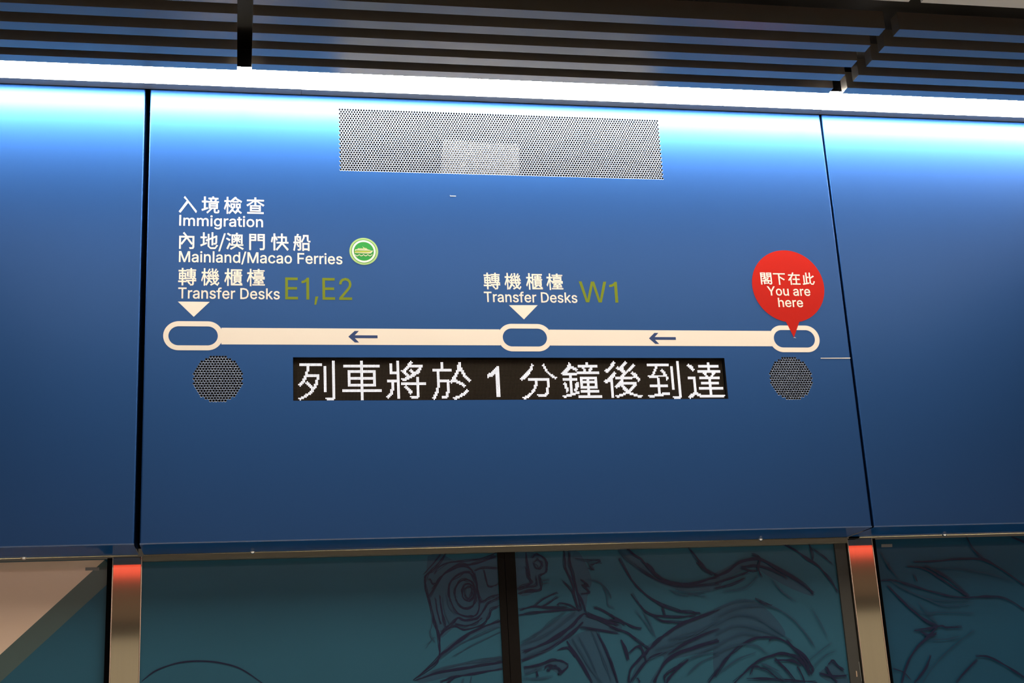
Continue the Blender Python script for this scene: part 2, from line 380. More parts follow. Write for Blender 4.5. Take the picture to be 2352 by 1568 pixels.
# ------------------------------------------------------------------ lettering
GL = json.loads(r'''{"cjk": {"入": [350, "160 207,14 -5,39 -26,181 172,325 -25,338 5,119 287,103 264"], "境": [350, "280 105,280 82,170 82,170 105;280 145,280 123,170 123,170 145;215 269,139 269,139 246,315 246,315 269,242 269,230 296,206 292;247 204,188 204,201 208,189 243,167 238,178 204,129 204,129 182,325 182,325 204,271 204,286 236,262 242;145 63,182 63,105 -9,118 -29,207 63,238 63,238 12,247 -17,271 -23,295 -23,316 -21,329 -9,334 25,313 36,311 6,305 -1,293 -2,276 -2,266 -1,263 9,263 63,306 63,306 164,145 164;21 19,124 60,118 83,82 70,82 184,116 184,116 209,82 209,82 290,56 290,56 209,18 209,18 184,56 184,56 60,12 45"], "檢": [350, "190 149,190 103,153 103,153 149;133 84,211 84,211 168,133 168;293 149,293 103,254 103,254 149;233 84,314 84,314 168,233 168;116 208,116 227,84 227,84 294,62 294,62 227,20 227,20 202,58 202,13 73,26 48,62 147,62 -28,84 -28,84 149,107 101,120 120,84 179,84 202,116 202,116 206,132 190,169 214,169 194,275 194,275 215,170 215,218 260,327 192,338 216,232 277,239 288,214 297;96 -12,113 -29,166 27,202 -4,216 14,176 45,186 71,163 76;206 -11,223 -28,266 22,321 -23,336 -5,276 42,285 72,261 76"], "查": [350, "245 76,245 47,103 47,103 76;245 123,245 95,103 95,103 123;77 28,272 28,272 142,77 142;26 -17,326 -17,326 7,26 7;161 250,20 250,20 227,133 227,13 148,30 127,161 225,161 153,187 153,187 225,320 130,338 152,215 227,331 227,331 250,187 250,187 294,161 294"], "內": [350, "158 216,39 216,39 -28,65 -28,65 190,156 190,68 74,86 53,177 171,266 54,281 79,196 190,287 190,287 6,279 -1,227 -1,237 -28,299 -23,314 6,314 216,185 216,127 289,109 271"], "地": [350, "150 166,112 150,122 126,150 138,150 28,202 -20,289 -20,338 44,314 54,287 4,203 4,175 27,175 149,222 169,222 50,247 50,247 180,296 201,294 97,283 88,260 88,266 65,299 68,318 91,321 223,323 228,304 235,299 231,294 226,247 207,247 294,222 294,222 196,175 176,175 262,150 262;22 28,130 77,124 100,84 83,84 185,126 185,126 210,84 210,84 290,60 290,60 210,15 210,15 185,60 185,60 73,12 54"], "/": [137, "27 -63,132 278,109 278,4 -63"], "澳": [350, "180 185,196 194,174 229,158 221;234 193,248 186,273 221,254 229;263 110,276 121,243 161,229 151;86 234,102 255,46 290,30 272;72 141,87 163,28 196,13 177;44 -23,93 89,72 103,21 -9;205 181,151 181,151 162,192 162,148 125,160 108,205 152,205 108,225 108,225 162,282 162,282 181,225 181,225 232,205 232;191 260,116 260,116 86,139 86,139 238,293 238,293 88,318 88,318 260,217 260,232 289,203 294;199 72,97 72,97 50,192 50,91 -7,104 -28,215 40,323 -28,339 -5,235 50,332 50,332 72,225 72,229 92,203 92"], "門": [350, "133 171,58 171,58 205,133 205;58 225,58 256,133 256,133 225;293 171,215 171,215 205,293 205;215 225,215 256,293 256,293 225;190 278,190 149,293 149,293 8,284 -1,229 0,239 -28,304 -23,320 8,320 278,307 278;32 -28,58 -28,58 149,158 149,158 278,32 278"], "快": [350, "60 -28,86 -28,86 294,60 294;10 137,30 129,48 224,28 227;112 164,132 174,105 238,86 230;228 133,229 178,229 214,282 214,282 133;203 238,134 238,134 214,203 214,203 178,201 133,116 133,116 108,198 108,104 -9,123 -29,220 91,322 -29,341 -5,239 108,338 108,338 133,308 133,308 238,229 238,229 294,203 294"], "船": [350, "97 157,116 165,94 214,77 207;101 46,119 54,93 107,76 99;185 -29,209 -29,209 -12,291 -12,291 -27,316 -27,316 119,185 119;209 95,291 95,291 12,209 12;200 223,162 150,179 133,223 222,223 251,275 251,275 174,302 140,321 140,336 142,334 163,320 161,304 161,299 174,299 275,200 275;130 142,62 142,62 229,130 229;15 119,39 119,12 -17,32 -30,62 119,130 119,130 4,125 -1,92 -1,100 -24,143 -20,154 4,154 251,98 251,112 290,85 295,74 251,39 251,39 142,15 142"], "轉": [350, "211 -5,231 8,196 48,178 38;159 93,310 96,320 82,339 93,299 137,324 137,324 229,257 229,257 248,332 248,332 268,257 268,257 294,234 294,234 268,161 268,161 248,234 248,234 229,169 229,169 137,234 137,234 114,158 113;26 85,76 85,76 56,13 56,13 33,76 33,76 -28,99 -28,99 33,159 33,159 51,269 51,269 -2,263 -7,225 -7,232 -29,281 -25,293 -2,293 51,336 51,336 72,293 72,293 91,269 91,269 72,157 72,157 56,99 56,99 85,150 85,150 207,99 207,99 233,154 233,154 256,99 256,99 294,76 294,76 256,18 256,18 233,76 233,76 207,26 207;234 175,234 153,191 153,191 175;301 175,301 153,257 153,257 175;234 212,234 191,191 191,191 212;301 212,301 191,257 191,257 212;294 115,257 114,257 137,292 137,279 130;78 137,78 105,46 105,46 137;130 137,130 105,97 105,97 137;78 187,78 156,46 156,46 187;130 187,130 156,97 156,97 187"], "機": [350, "56 227,17 227,17 202,52 202,9 73,21 48,56 145,56 -28,77 -28,77 147,96 106,109 125,77 179,77 202,106 202,106 227,77 227,77 294,56 294;216 113,162 113,162 134,140 134,140 113,113 113,113 92,139 92,87 -11,104 -27,157 56,194 20,210 36,161 79,162 92,220 92,240 28,174 -9,189 -26,251 8,306 -28,338 23,320 36,305 -2,269 23,312 80,290 88,258 44,243 92,328 92,328 113,298 113,308 123,271 148,258 136,289 113,238 113,223 292,201 292;271 148,310 153,314 139,331 145,312 197,296 192,305 170,268 166,320 244,300 252,289 228,263 226,293 281,274 287,248 233,236 222,242 203,278 210,257 178,239 162,246 143;183 147,187 133,204 139,187 191,170 186,178 164,143 159,196 237,178 244,166 222,138 218,173 280,154 286,124 227,111 215,117 196,155 203,131 171,113 155,120 136"], "櫃": [350, "296 109,296 94,204 94,204 109;296 80,296 65,204 65,204 80;296 137,296 122,204 122,204 137;131 -17,338 -17,338 5,155 5,155 259,333 259,333 280,131 280;182 194,237 194,237 179,165 179,165 163,334 163,334 179,260 179,260 194,316 194,316 238,260 238,260 253,237 253,237 238,182 238;237 224,237 207,203 207,203 224;296 224,296 207,260 207,260 224;181 51,216 51,167 23,181 9,238 42,223 51,277 51,264 41,315 9,332 22,284 51,319 51,319 151,181 151;62 220,18 220,18 196,61 196,10 62,24 37,62 132,62 -27,86 -27,86 143,113 91,128 111,86 174,86 196,123 196,123 220,86 220,86 295,62 295"], "檯": [350, "284 193,284 173,166 173,166 193;143 158,309 158,309 208,143 208;137 220,312 220,312 236,237 236,237 253,332 253,332 270,237 270,237 293,211 293,211 270,120 270,120 253,211 253,211 236,137 236;211 61,211 43,135 43,135 26,211 26,211 5,110 5,110 -14,337 -14,337 5,237 5,237 26,314 26,314 43,237 43,237 62,283 64,295 51,311 63,272 99,307 99,307 116,144 116,144 129,308 129,308 100,333 100,333 146,120 146,120 141,86 185,86 202,124 202,124 227,86 227,86 294,64 294,64 227,15 227,15 202,61 202,8 69,21 43,64 144,64 -28,86 -28,86 157,106 122,120 141,120 100,142 100,142 99,187 99,166 84,142 76,149 57;266 81,188 78,214 99,265 99,254 91"], "閣": [350, "78 121,93 107,121 125,158 98,60 70,71 53,110 62,110 -15,133 -15,133 -3,242 -3,242 63,279 54,294 74,201 99,254 147,239 155,235 154,152 154,165 171,143 174;179 109,136 137,219 137;226 68,132 68,179 87;134 195,56 195,56 218,134 218;56 236,56 261,134 261,134 236;296 195,215 195,215 218,296 218;215 236,215 261,296 261,296 236;190 280,190 176,296 176,296 6,290 -1,250 0,260 -25,309 -20,322 6,322 280,309 280;30 -28,56 -28,56 176,159 176,159 280,30 280;133 51,218 51,218 15,133 15"], "下": [350, "19 242,154 242,154 -28,182 -28,182 158,294 88,312 111,187 185,182 179,182 242,331 242,331 268,19 268"], "在": [350, "118 240,22 240,22 215,107 215,13 100,27 76,68 111,68 -27,94 -27,94 143,137 215,329 215,329 240,147 240,164 287,137 294;209 129,131 129,131 104,209 104,209 5,117 5,117 -20,328 -20,328 5,236 5,236 104,315 104,315 129,236 129,236 196,209 196"], "此": [350, "20 -23,188 8,186 34,136 25,136 161,186 161,186 186,136 186,136 294,109 294,109 20,70 14,70 223,44 223,44 9,15 5;203 32,245 -16,298 -16,340 60,315 71,296 9,248 9,231 31,231 140,328 196,306 218,231 166,231 294,203 294"]}, "lat": {"I": [300, "31 57,118 57,118 452,31 452,31 509,269 509,269 452,183 452,183 57,269 57,269 0,31 0"], "m": [610, "53 379,112 379,112 295,108 295,132 346,172 376,219 386,287 361,321 295,312 295,337 343,381 375,437 386,497 372,541 328,557 255,557 0,496 0,496 254,473 313,419 330,374 320,345 290,335 247,335 0,274 0,274 260,253 311,199 330,158 320,126 289,114 238,114 0,53 0"], "i": [167, "53 379,114 379,114 0,53 0;54 455,41 483,54 512,84 524,114 512,126 483,114 455,84 443"], "g": [425, "134 -140,82 -110,51 -69,101 -41,122 -66,154 -88,207 -97,282 -75,311 -6,311 68,306 68,287 41,252 16,195 5,113 27,55 90,34 191,55 293,112 361,196 384,253 373,288 346,308 319,313 319,313 379,372 379,372 -9,350 -90,291 -136,207 -151;264 75,300 121,312 193,300 264,264 312,205 330,145 312,109 262,96 193,109 123,145 76,205 59"], "r": [259, "53 379,112 379,112 321,115 321,152 367,213 385,229 384,243 384,243 322,230 324,207 326,159 315,126 284,114 237,114 0,53 0"], "a": [389, "94 5,48 45,30 108,43 161,78 193,125 211,178 220,234 227,265 235,276 255,276 257,267 297,240 322,196 331,149 322,118 301,100 274,41 291,79 346,133 375,194 384,239 379,286 360,322 320,337 251,337 0,277 0,277 52,272 52,252 25,215 1,160 -9;228 59,263 93,276 138,276 190,259 182,231 176,200 171,175 168,134 159,103 139,92 105,102 72,130 52,170 45"], "t": [227, "204 327,6 327,6 379,204 379;126 471,126 98,136 61,170 50,185 51,202 54,213 2,192 -3,168 -4,92 21,65 93,65 471"], "o": [415, "117 16,56 85,34 187,56 291,117 360,207 384,299 360,359 291,381 187,359 85,299 16,207 -8;270 66,307 117,319 187,307 258,270 310,207 330,145 310,108 258,96 187,108 117,145 66,207 46"], "n": [410, "114 0,53 0,53 379,112 379,112 287,102 287,152 362,227 384,295 369,341 321,357 240,357 0,296 0,296 235,273 304,210 329,161 317,126 283,114 227"], "M": [628, "60 509,152 509,277 187,287 159,299 123,311 84,322 49,307 49,318 83,330 121,342 158,352 187,476 509,568 509,568 0,504 0,504 291,504 327,505 369,506 413,507 457,513 457,498 409,482 363,467 322,456 291,342 0,286 0,170 291,159 321,145 361,129 408,112 457,119 457,120 416,121 372,122 328,122 291,122 0,60 0"], "l": [189, "74 20,53 84,53 509,114 509,114 99,120 62,146 52,160 53,170 54,181 3,162 -1,139 -2"], "d": [424, "111 16,55 84,34 189,55 293,112 361,196 384,253 373,287 346,306 319,311 319,311 509,372 509,372 0,313 0,313 59,307 59,287 31,252 4,195 -8;263 65,299 115,312 189,300 263,263 312,205 330,145 311,108 261,96 189,109 117,145 66,205 47"], "/": [249, "71 -76,14 -76,178 533,235 533"], "c": [396, "117 16,56 85,34 187,56 291,117 360,207 384,260 377,305 356,340 322,362 277,303 262,290 289,270 311,242 325,207 330,145 310,108 258,96 187,108 117,145 66,207 46,243 52,271 66,292 89,304 117,363 102,341 56,306 21,261 -1,207 -8"], "F": [410, "60 509,369 509,369 452,125 452,125 278,346 278,346 221,125 221,125 0,60 0"], "e": [404, "117 16,56 85,34 187,55 290,115 359,205 384,266 374,319 341,357 282,371 194,371 169,75 169,75 221,338 221,310 202,298 269,263 314,205 330,146 313,109 270,96 211,96 178,110 106,151 61,212 46,254 53,285 73,306 105,365 91,335 39,283 4,212 -8"], "s": [365, "112 3,62 38,36 94,94 107,124 60,181 45,244 62,268 103,254 136,212 155,149 170,72 208,47 274,65 332,115 370,187 384,254 372,299 339,324 290,268 277,243 316,187 333,131 317,109 277,124 243,172 223,229 209,306 171,331 107,312 47,260 6,182 -8"], "T": [449, "32 509,417 509,417 452,257 452,257 0,193 0,193 452,32 452"], "f": [254, "228 327,6 327,6 379,228 379;81 432,96 486,135 519,187 530,222 527,243 521,227 468,215 472,195 474,154 460,142 419,142 0,81 0"], "D": [502, "96 0,96 57,215 57,318 81,379 149,399 255,379 361,320 428,221 452,93 452,93 509,225 509,353 478,433 391,462 255,433 119,351 31,219 0;125 0,60 0,60 509,125 509"], "k": [381, "110 212,121 212,284 379,360 379,184 199,177 199,110 137;53 509,114 509,114 0,53 0;148 186,191 229,372 0,294 0"], "E": [419, "60 509,372 509,372 452,125 452,125 286,355 286,355 229,125 229,125 57,375 57,375 0,60 0"], "W": [686, "16 509,82 509,163 196,175 145,187 94,197 40,189 40,200 94,211 145,224 196,306 509,380 509,462 196,474 145,486 94,497 40,488 40,499 94,510 145,523 196,603 509,670 509,530 0,455 0,368 323,351 391,336 475,350 475,335 395,318 323,230 0,155 0"], "1": [453, "76 55,391 55,391 0,76 0;276 0,212 0,212 448,209 448,86 358,86 427,198 509,276 509"], "2": [453, "64 47,234 229,282 282,311 327,320 371,308 419,273 449,224 460,172 447,139 413,127 362,66 362,86 442,143 496,225 516,306 497,361 445,381 372,371 318,336 259,267 180,153 60,153 57,389 57,389 0,64 0"], ",": [188, "68 71,137 71,84 -119,38 -119"], "Y": [472, "203 208,16 509,91 509,192 344,222 292,250 230,224 230,251 293,280 344,381 509,455 509,268 208,268 0,203 0"], "u": [410, "115 11,69 59,53 139,53 379,114 379,114 144,137 75,200 50,249 62,283 97,296 153,296 379,357 379,357 0,298 0,298 92,307 92,257 17,182 -5"], "h": [410, "114 0,53 0,53 509,114 509,114 287,102 287,152 362,227 384,295 369,341 321,357 240,357 0,296 0,296 235,273 304,210 329,161 317,126 283,114 227"]}}''')
def gpolys(k, c):
    return [[tuple(map(int, q.split())) for q in s.split(',')] for s in GL[k][c][1].split(';')]
OWN = {'I': (190, [[(62, 0), (128, 0), (128, 509), (62, 509)]]), 'l': (176, [[(56, 0), (120, 0), (120, 524), (56, 524)]]),
       '1': (330, [[(172, 0), (240, 0), (240, 509), (186, 509), (160, 474), (110, 444), (52, 432), (52, 380), (120, 388), (172, 414)]]),
       ' ': (190, [])}
def lat(c):
    return (OWN[c][0], [p[::-1] for p in OWN[c][1]]) if c in OWN else (GL['lat'][c][0], gpolys('lat', c))
def cjk_line(name, chars, xm, ytop, ybot, lo, hi, m, parent, y=-0.0003, t=0.0003, bold=0.0006):
    zt, zb = W(xm, ytop).z, W(xm, ybot).z; sz = (zt-zb)/(hi-lo); zbase = zb - lo*sz
    ctr = []; rat = []
    for c, xl, xr in chars:
        P = gpolys('cjk', c); xs = [q[0] for pl in P for q in pl]
        a, d = W(xl, (ytop+ybot)/2).x, W(xr, (ytop+ybot)/2).x
        ctr.append(((a+d)/2, (min(xs)+max(xs))/2, P))
        if c not in '/入': rat.append((d-a-2*bold)/(max(xs)-min(xs)))
    sx = sum(rat)/len(rat); polys = []
    for cx, gx, P in ctr:
        polys += [[(cx+(q[0]-gx)*sx, zbase+q[1]*sz) for q in pl] for pl in P]
    o = flat(name, polys, y, t, m, None, bold, False); o.parent = parent; return o
def lat_line(name, s, x0, x1, ybase0, ytop0, xref, m, parent, y=-0.0003, t=0.0003, bold=0.0005, cap=509):
    """x0/x1: ink extents in the picture, baseline and cap height read at xref"""
    pen = 0; gl = []
    for c in s:
        adv, P = lat(c); gl.append((pen, P)); pen += adv
    xs = [pn+q[0] for pn, P in gl for pl in P for q in pl]
    zb, zt = W(xref, ybase0).z, W(xref, ytop0).z; sz = (zt-zb-2*bold*0)/cap
    a, d = W(x0, (ybase0+ytop0)/2).x+bold, W(x1, (ybase0+ytop0)/2+ (x1-x0)*0.012).x-bold
    sx = (d-a)/(max(xs)-min(xs))
    polys = [[(a+(pn+q[0]-min(xs))*sx, zb+q[1]*sz) for q in pl] for pn, P in gl for pl in P]
    o = flat(name, polys, y, t, m, None, bold, False); o.parent = parent; return o
def sub(name, polys, m, parent, y=-0.0003, t=0.0003):
    o = flat(name, polys, y, t, m); o.parent = parent; return o

k = 3.92
def Z1(x, y): return (360+x/k, 420+y/k)
t = thing('destination_sign', 'cream destination lettering at the left for immigration, ferries and transfer desks E1, E2', 'lettering')
c1 = lambda s, xs: [(ch, 360+a/k, 360+d/k) for ch, (a, d) in zip(s, xs)]
cjk_line('chinese_text', c1('入境檢查', [(205, 357), (403, 565), (605, 768), (810, 967)]), 535, 452.4, 490.7, -29, 297, CREAM, t)
lat_line('english_text', 'Immigration', 411.8, 604.1, 517.7, 494.0, 414, CREAM, t)
cjk_line('chinese_text', c1('內地/澳門快船', [(200, 340), (395, 550), (563, 613), (622, 785), (833, 973), (1030, 1185), (1228, 1385)]), 539, 534.8, 573.0, -28, 294, CREAM, t)
lat_line('english_text', 'Mainland/Macao Ferries', 411.0, 786.5, 601.1, 576.9, 414, CREAM, t)
cjk_line('chinese_text', c1('轉機櫃檯', [(193, 358), (400, 565), (610, 770), (810, 975)]), 483, 616.4, 655.5, -28, 294, CREAM, t)
lat_line('english_text', 'Transfer Desks', 409.2, 642.7, 684.8, 660.3, 414, CREAM, t)
o = lat_line('desk_code', 'E1,E2', 655.1, 808.3, 687.3, 637.3, 670, OLIVE, t, bold=0.0002); o['label'] = 'olive green desk code E1, E2'
sub('pointer_triangle', [[xz(408.5, 692.4), xz(481.7, 693.0), xz(445, 727.4)]], CREAM, t)

k2 = 2.6133
t = thing('destination_sign', 'cream transfer desks lettering in the middle with code W1', 'lettering')
c2 = lambda s, xs: [(ch, 1060+a/k2, 1060+d/k2) for ch, (a, d) in zip(s, xs)]
cjk_line('chinese_text', c2('轉機櫃檯', [(133, 232), (258, 358), (388, 485), (508, 610)]), 1178, 627.2, 664.4, -28, 294, CREAM, t)
lat_line('english_text', 'Transfer Desks', 1111.7, 1325.9, 693.0, 670.0, 1120, CREAM, t)
o = lat_line('desk_code', 'W1', 1330.9, 1418.5, 694.0, 646.4, 1350, OLIVE, t, bold=0.0002); o['label'] = 'olive green desk code W1'
sub('pointer_triangle', [[xz(1169, 700.7), xz(1234.9, 700.7), xz(1203.5, 733.2)]], CREAM, t)

# ------------------------------------------------------------------ route line with its three stops
t = thing('route_diagram', 'cream route line with three ring shaped stops above the dot matrix display', 'route diagram')
def station(ox0, ox1, oz0p, oz1p, ix0, ix1, iz0p, iz1p, xm):
    O = stadium(W(ox0, 770).x, W(ox1, 776).x, W(xm, oz1p).z, W(xm, oz0p).z, (W(xm, oz0p).z-W(xm, oz1p).z)/2*0.999)
    I = stadium(W(ix0, 770).x, W(ix1, 776).x, W(xm, iz1p).z, W(xm, iz0p).z, (W(xm, iz0p).z-W(xm, iz1p).z)/2*0.999)
    sub('stop_ring', [O, I], CREAM, t, y=-0.00034, t=0.00034)
station(374.8, 512.4, 737.6, 804.2, 386.8, 500.3, 749.2, 793.0, 443)
station(1143.6, 1267.6, 743.7, 806.7, 1154.5, 1256.3, 754.3, 795.6, 1205)
station(1766.0, 1881.9, 747.4, 808.6, 1776.6, 1871.3, 757.8, 797.9, 1823)
zt = (W(513, 752.4).z+W(1775, 760).z)/2; zb = (W(506, 790.4).z+W(1772, 795.2).z)/2
def arrowpts(px, py, sx):
    """arrow outline, tip at (px, py) in the picture, scaled from the left arrow"""
    x0, z0 = xz(px, py); s = sx
    return [(x0+a*s, z0-q*s) for a, q in ((0, 0), (0.0177, -0.0167), (0.0296, -0.0167), (0.0179, -0.0042), (0.0810, -0.0042), (0.0810, 0.0042), (0.0179, 0.0042), (0.0296, 0.0167), (0.0177, 0.0167))]
A1 = arrowpts(800, 773.0, 1.03); A2 = arrowpts(1490.5, 776.9, 1.03)
xa = W(508.5, 772).x; xb = W(1148.5, 774).x; xc = W(1262.5, 775).x; xd = W(1771.5, 777).x
sub('route_bar', [[(xa, zb), (xb, zb), (xb, zt), (xa, zt)], A1], CREAM, t, y=-0.00022, t=0.00022)
sub('route_bar', [[(xc, zb), (xd, zb), (xd, zt), (xc, zt)], A2], CREAM, t, y=-0.00022, t=0.00022)
for A in (A1, A2): sub('direction_arrow', [A], ARROW, t, y=-0.0003, t=0.0003)
o = flat('peeling_edge', [[xz(499.5, 757.5), xz(503, 756.6), xz(505.5, 753), xz(506.5, 754), xz(504, 758.5), xz(500, 761)]], -0.0005, 0.0002, CREAM); o.parent = t

# ------------------------------------------------------------------ green ferry badge
t = thing('ferry_badge', 'small round green ferry emblem with boat and waves', 'badge')
bc = W(835.6, 577.1); BR = (W(868.6, 578).x-W(802.6, 576).x)/2
def bpx(x, y):                                   # picture offsets inside the emblem
    return xz(790+x/17.42, 530+y/17.42)
def disc(name, r0, r1, m, y, tt):
    P = [ell(bc.x, bc.z, r0, r0)] + ([ell(bc.x, bc.z, r1, r1)] if r1 else [])
    return sub(name, P, m, t, y, tt)
disc('outer_rim', BR, BR*0.875, mat('emblem_light_green', (0.302, 0.446, 0.158), rough=0.7, spec=0.1), -0.00048, 0.00048)
disc('green_ring', BR*0.88, BR*0.82, mat('emblem_dark_green', (0.032, 0.180, 0.036), rough=0.7, spec=0.1), -0.00040, 0.00040)
disc('cream_ring', BR*0.83, BR*0.70, CREAM, -0.00052, 0.00052)
gm = mat('emblem_green', (0.029, 0.238, 0.043), rough=0.7, spec=0.1)
disc('green_disc', BR*0.71, None, gm, -0.00040, 0.00040)
PALE = mat('emblem_pale', (0.518, 0.482, 0.324), rough=0.7, spec=0.1); LIME = mat('emblem_lime', (0.302, 0.360, 0.050), rough=0.7, spec=0.1)
sub('boat_hull', [[bpx(*q) for q in ((430, 868), (640, 866), (860, 868), (960, 862), (1050, 850), (1110, 820), (1065, 815), (1060, 795), (1170, 795), (1130, 850), (1080, 900), (1000, 908), (820, 905), (432, 885))]], PALE, t, -0.00068, 0.00028)
sub('boat_side', [[bpx(*q) for q in ((420, 830), (490, 800), (690, 805), (860, 800), (1062, 806), (1105, 822), (1048, 848), (950, 860), (860, 866), (600, 864), (430, 866))]], LIME, t, -0.00060, 0.00020)
sub('boat_cabin', [[bpx(*q) for q in ((430, 800), (455, 742), (830, 748), (850, 735), (960, 745), (1055, 775), (1062, 795), (860, 790), (690, 788), (480, 778), (470, 800))]], PALE, t, -0.00068, 0.00028)
sub('boat_roof', [[bpx(*q) for q in ((530, 738), (560, 698), (720, 700), (765, 706), (770, 680), (735, 612), (790, 665), (850, 688), (890, 690), (950, 735), (830, 740))]], mat('emblem_beige', (0.418, 0.432, 0.216), rough=0.7, spec=0.1), t, -0.00064, 0.00024)
wv = []
for i in range(4):
    x0 = 440 + i*172
    wv += [(x0+172*q, 945 + 52*math.sin(math.pi*q)) for q in (0.0, 0.15, 0.3, 0.45, 0.6, 0.75, 0.9)]
wv.append((1135, 945)); top = [bpx(x, y-14) for x, y in wv]; bot = [bpx(x, y+20) for x, y in reversed(wv)]
sub('wave_line', [top+bot], PALE, t, -0.00064, 0.00024)

# ------------------------------------------------------------------ red balloon marker
t = thing('location_marker', 'round red balloon sticker pointing at the right hand stop', 'sticker')
rx0, rx1, rt = W(1726.9, 649.5), W(1893.6, 666.1), W(1802.8, 574.9)
RR = (rx1.x-rx0.x)/2; rcx = (rx0.x+rx1.x)/2; rcz = rt.z-RR
tl, tr, tip = xz(1805.3, 739.9), xz(1836, 739.9), xz(1823.5, 775)
al = math.atan2(tl[1]-rcz, tl[0]-rcx); ar = math.atan2(tr[1]-rcz, tr[0]-rcx)
n = 80; arc = [(rcx+RR*math.cos(a), rcz+RR*math.sin(a)) for a in (ar + (al+2*math.pi-ar)*i/n for i in range(n+1))]
sub('balloon', [arc+[tip]], RED, t, -0.0006, 0.0002)
k3 = 6.0318; c3 = lambda s, xs: [(ch, 1700+a/k3, 1700+d/k3) for ch, (a, d) in zip(s, xs)]
cjk_line('chinese_text', c3('閣下在此', [(280, 438), (462, 622), (660, 832), (862, 1025)]), 1759, 626.3, 653.2, -28, 280, CREAM, t, y=-0.0009, t=0.0002, bold=0.0005)
lat_line('english_text', 'You are', 1762.2, 1860.5, 678.2, 657.8, 1768, CREAM, t, y=-0.0009, t=0.0002)
lat_line('english_text', 'here', 1787, 1843.9, 704.6, 684.2, 1792, CREAM, t, y=-0.0009, t=0.0002)
o = sub('tip_mark', [[xz(1821.5, 775.5), xz(1825, 773.5), xz(1829, 776.5), xz(1825, 776)]], mat('tip_grey', (0.35, 0.36, 0.42), rough=0.6), t, -0.0004, 0.0003)  # small grey-blue mark at the tip of the balloon

# scraps of old tape
o = flat('tape_scrap', [[xz(1885.2, 821.8), xz(1953.0, 821.3), xz(1953.0, 822.9), xz(1951, 823.2), xz(1885.2, 823.1)]], -0.0006, 0.0006, mat('old_tape', (0.75, 0.68, 0.56), rough=0.7))
tag(o, 'thin cream line of old tape beside the right round grille', 'tape')
o = flat('tape_scrap', [[xz(1033.4, 448.2), xz(1034.6, 449.3), xz(1047.4, 449.8), xz(1047.2, 451.0), xz(1034.2, 450.7)]], -0.0006, 0.0006, mat('old_tape', (0.75, 0.68, 0.56)))
tag(o, 'tiny pale scrap of tape under the perforated grille', 'tape')

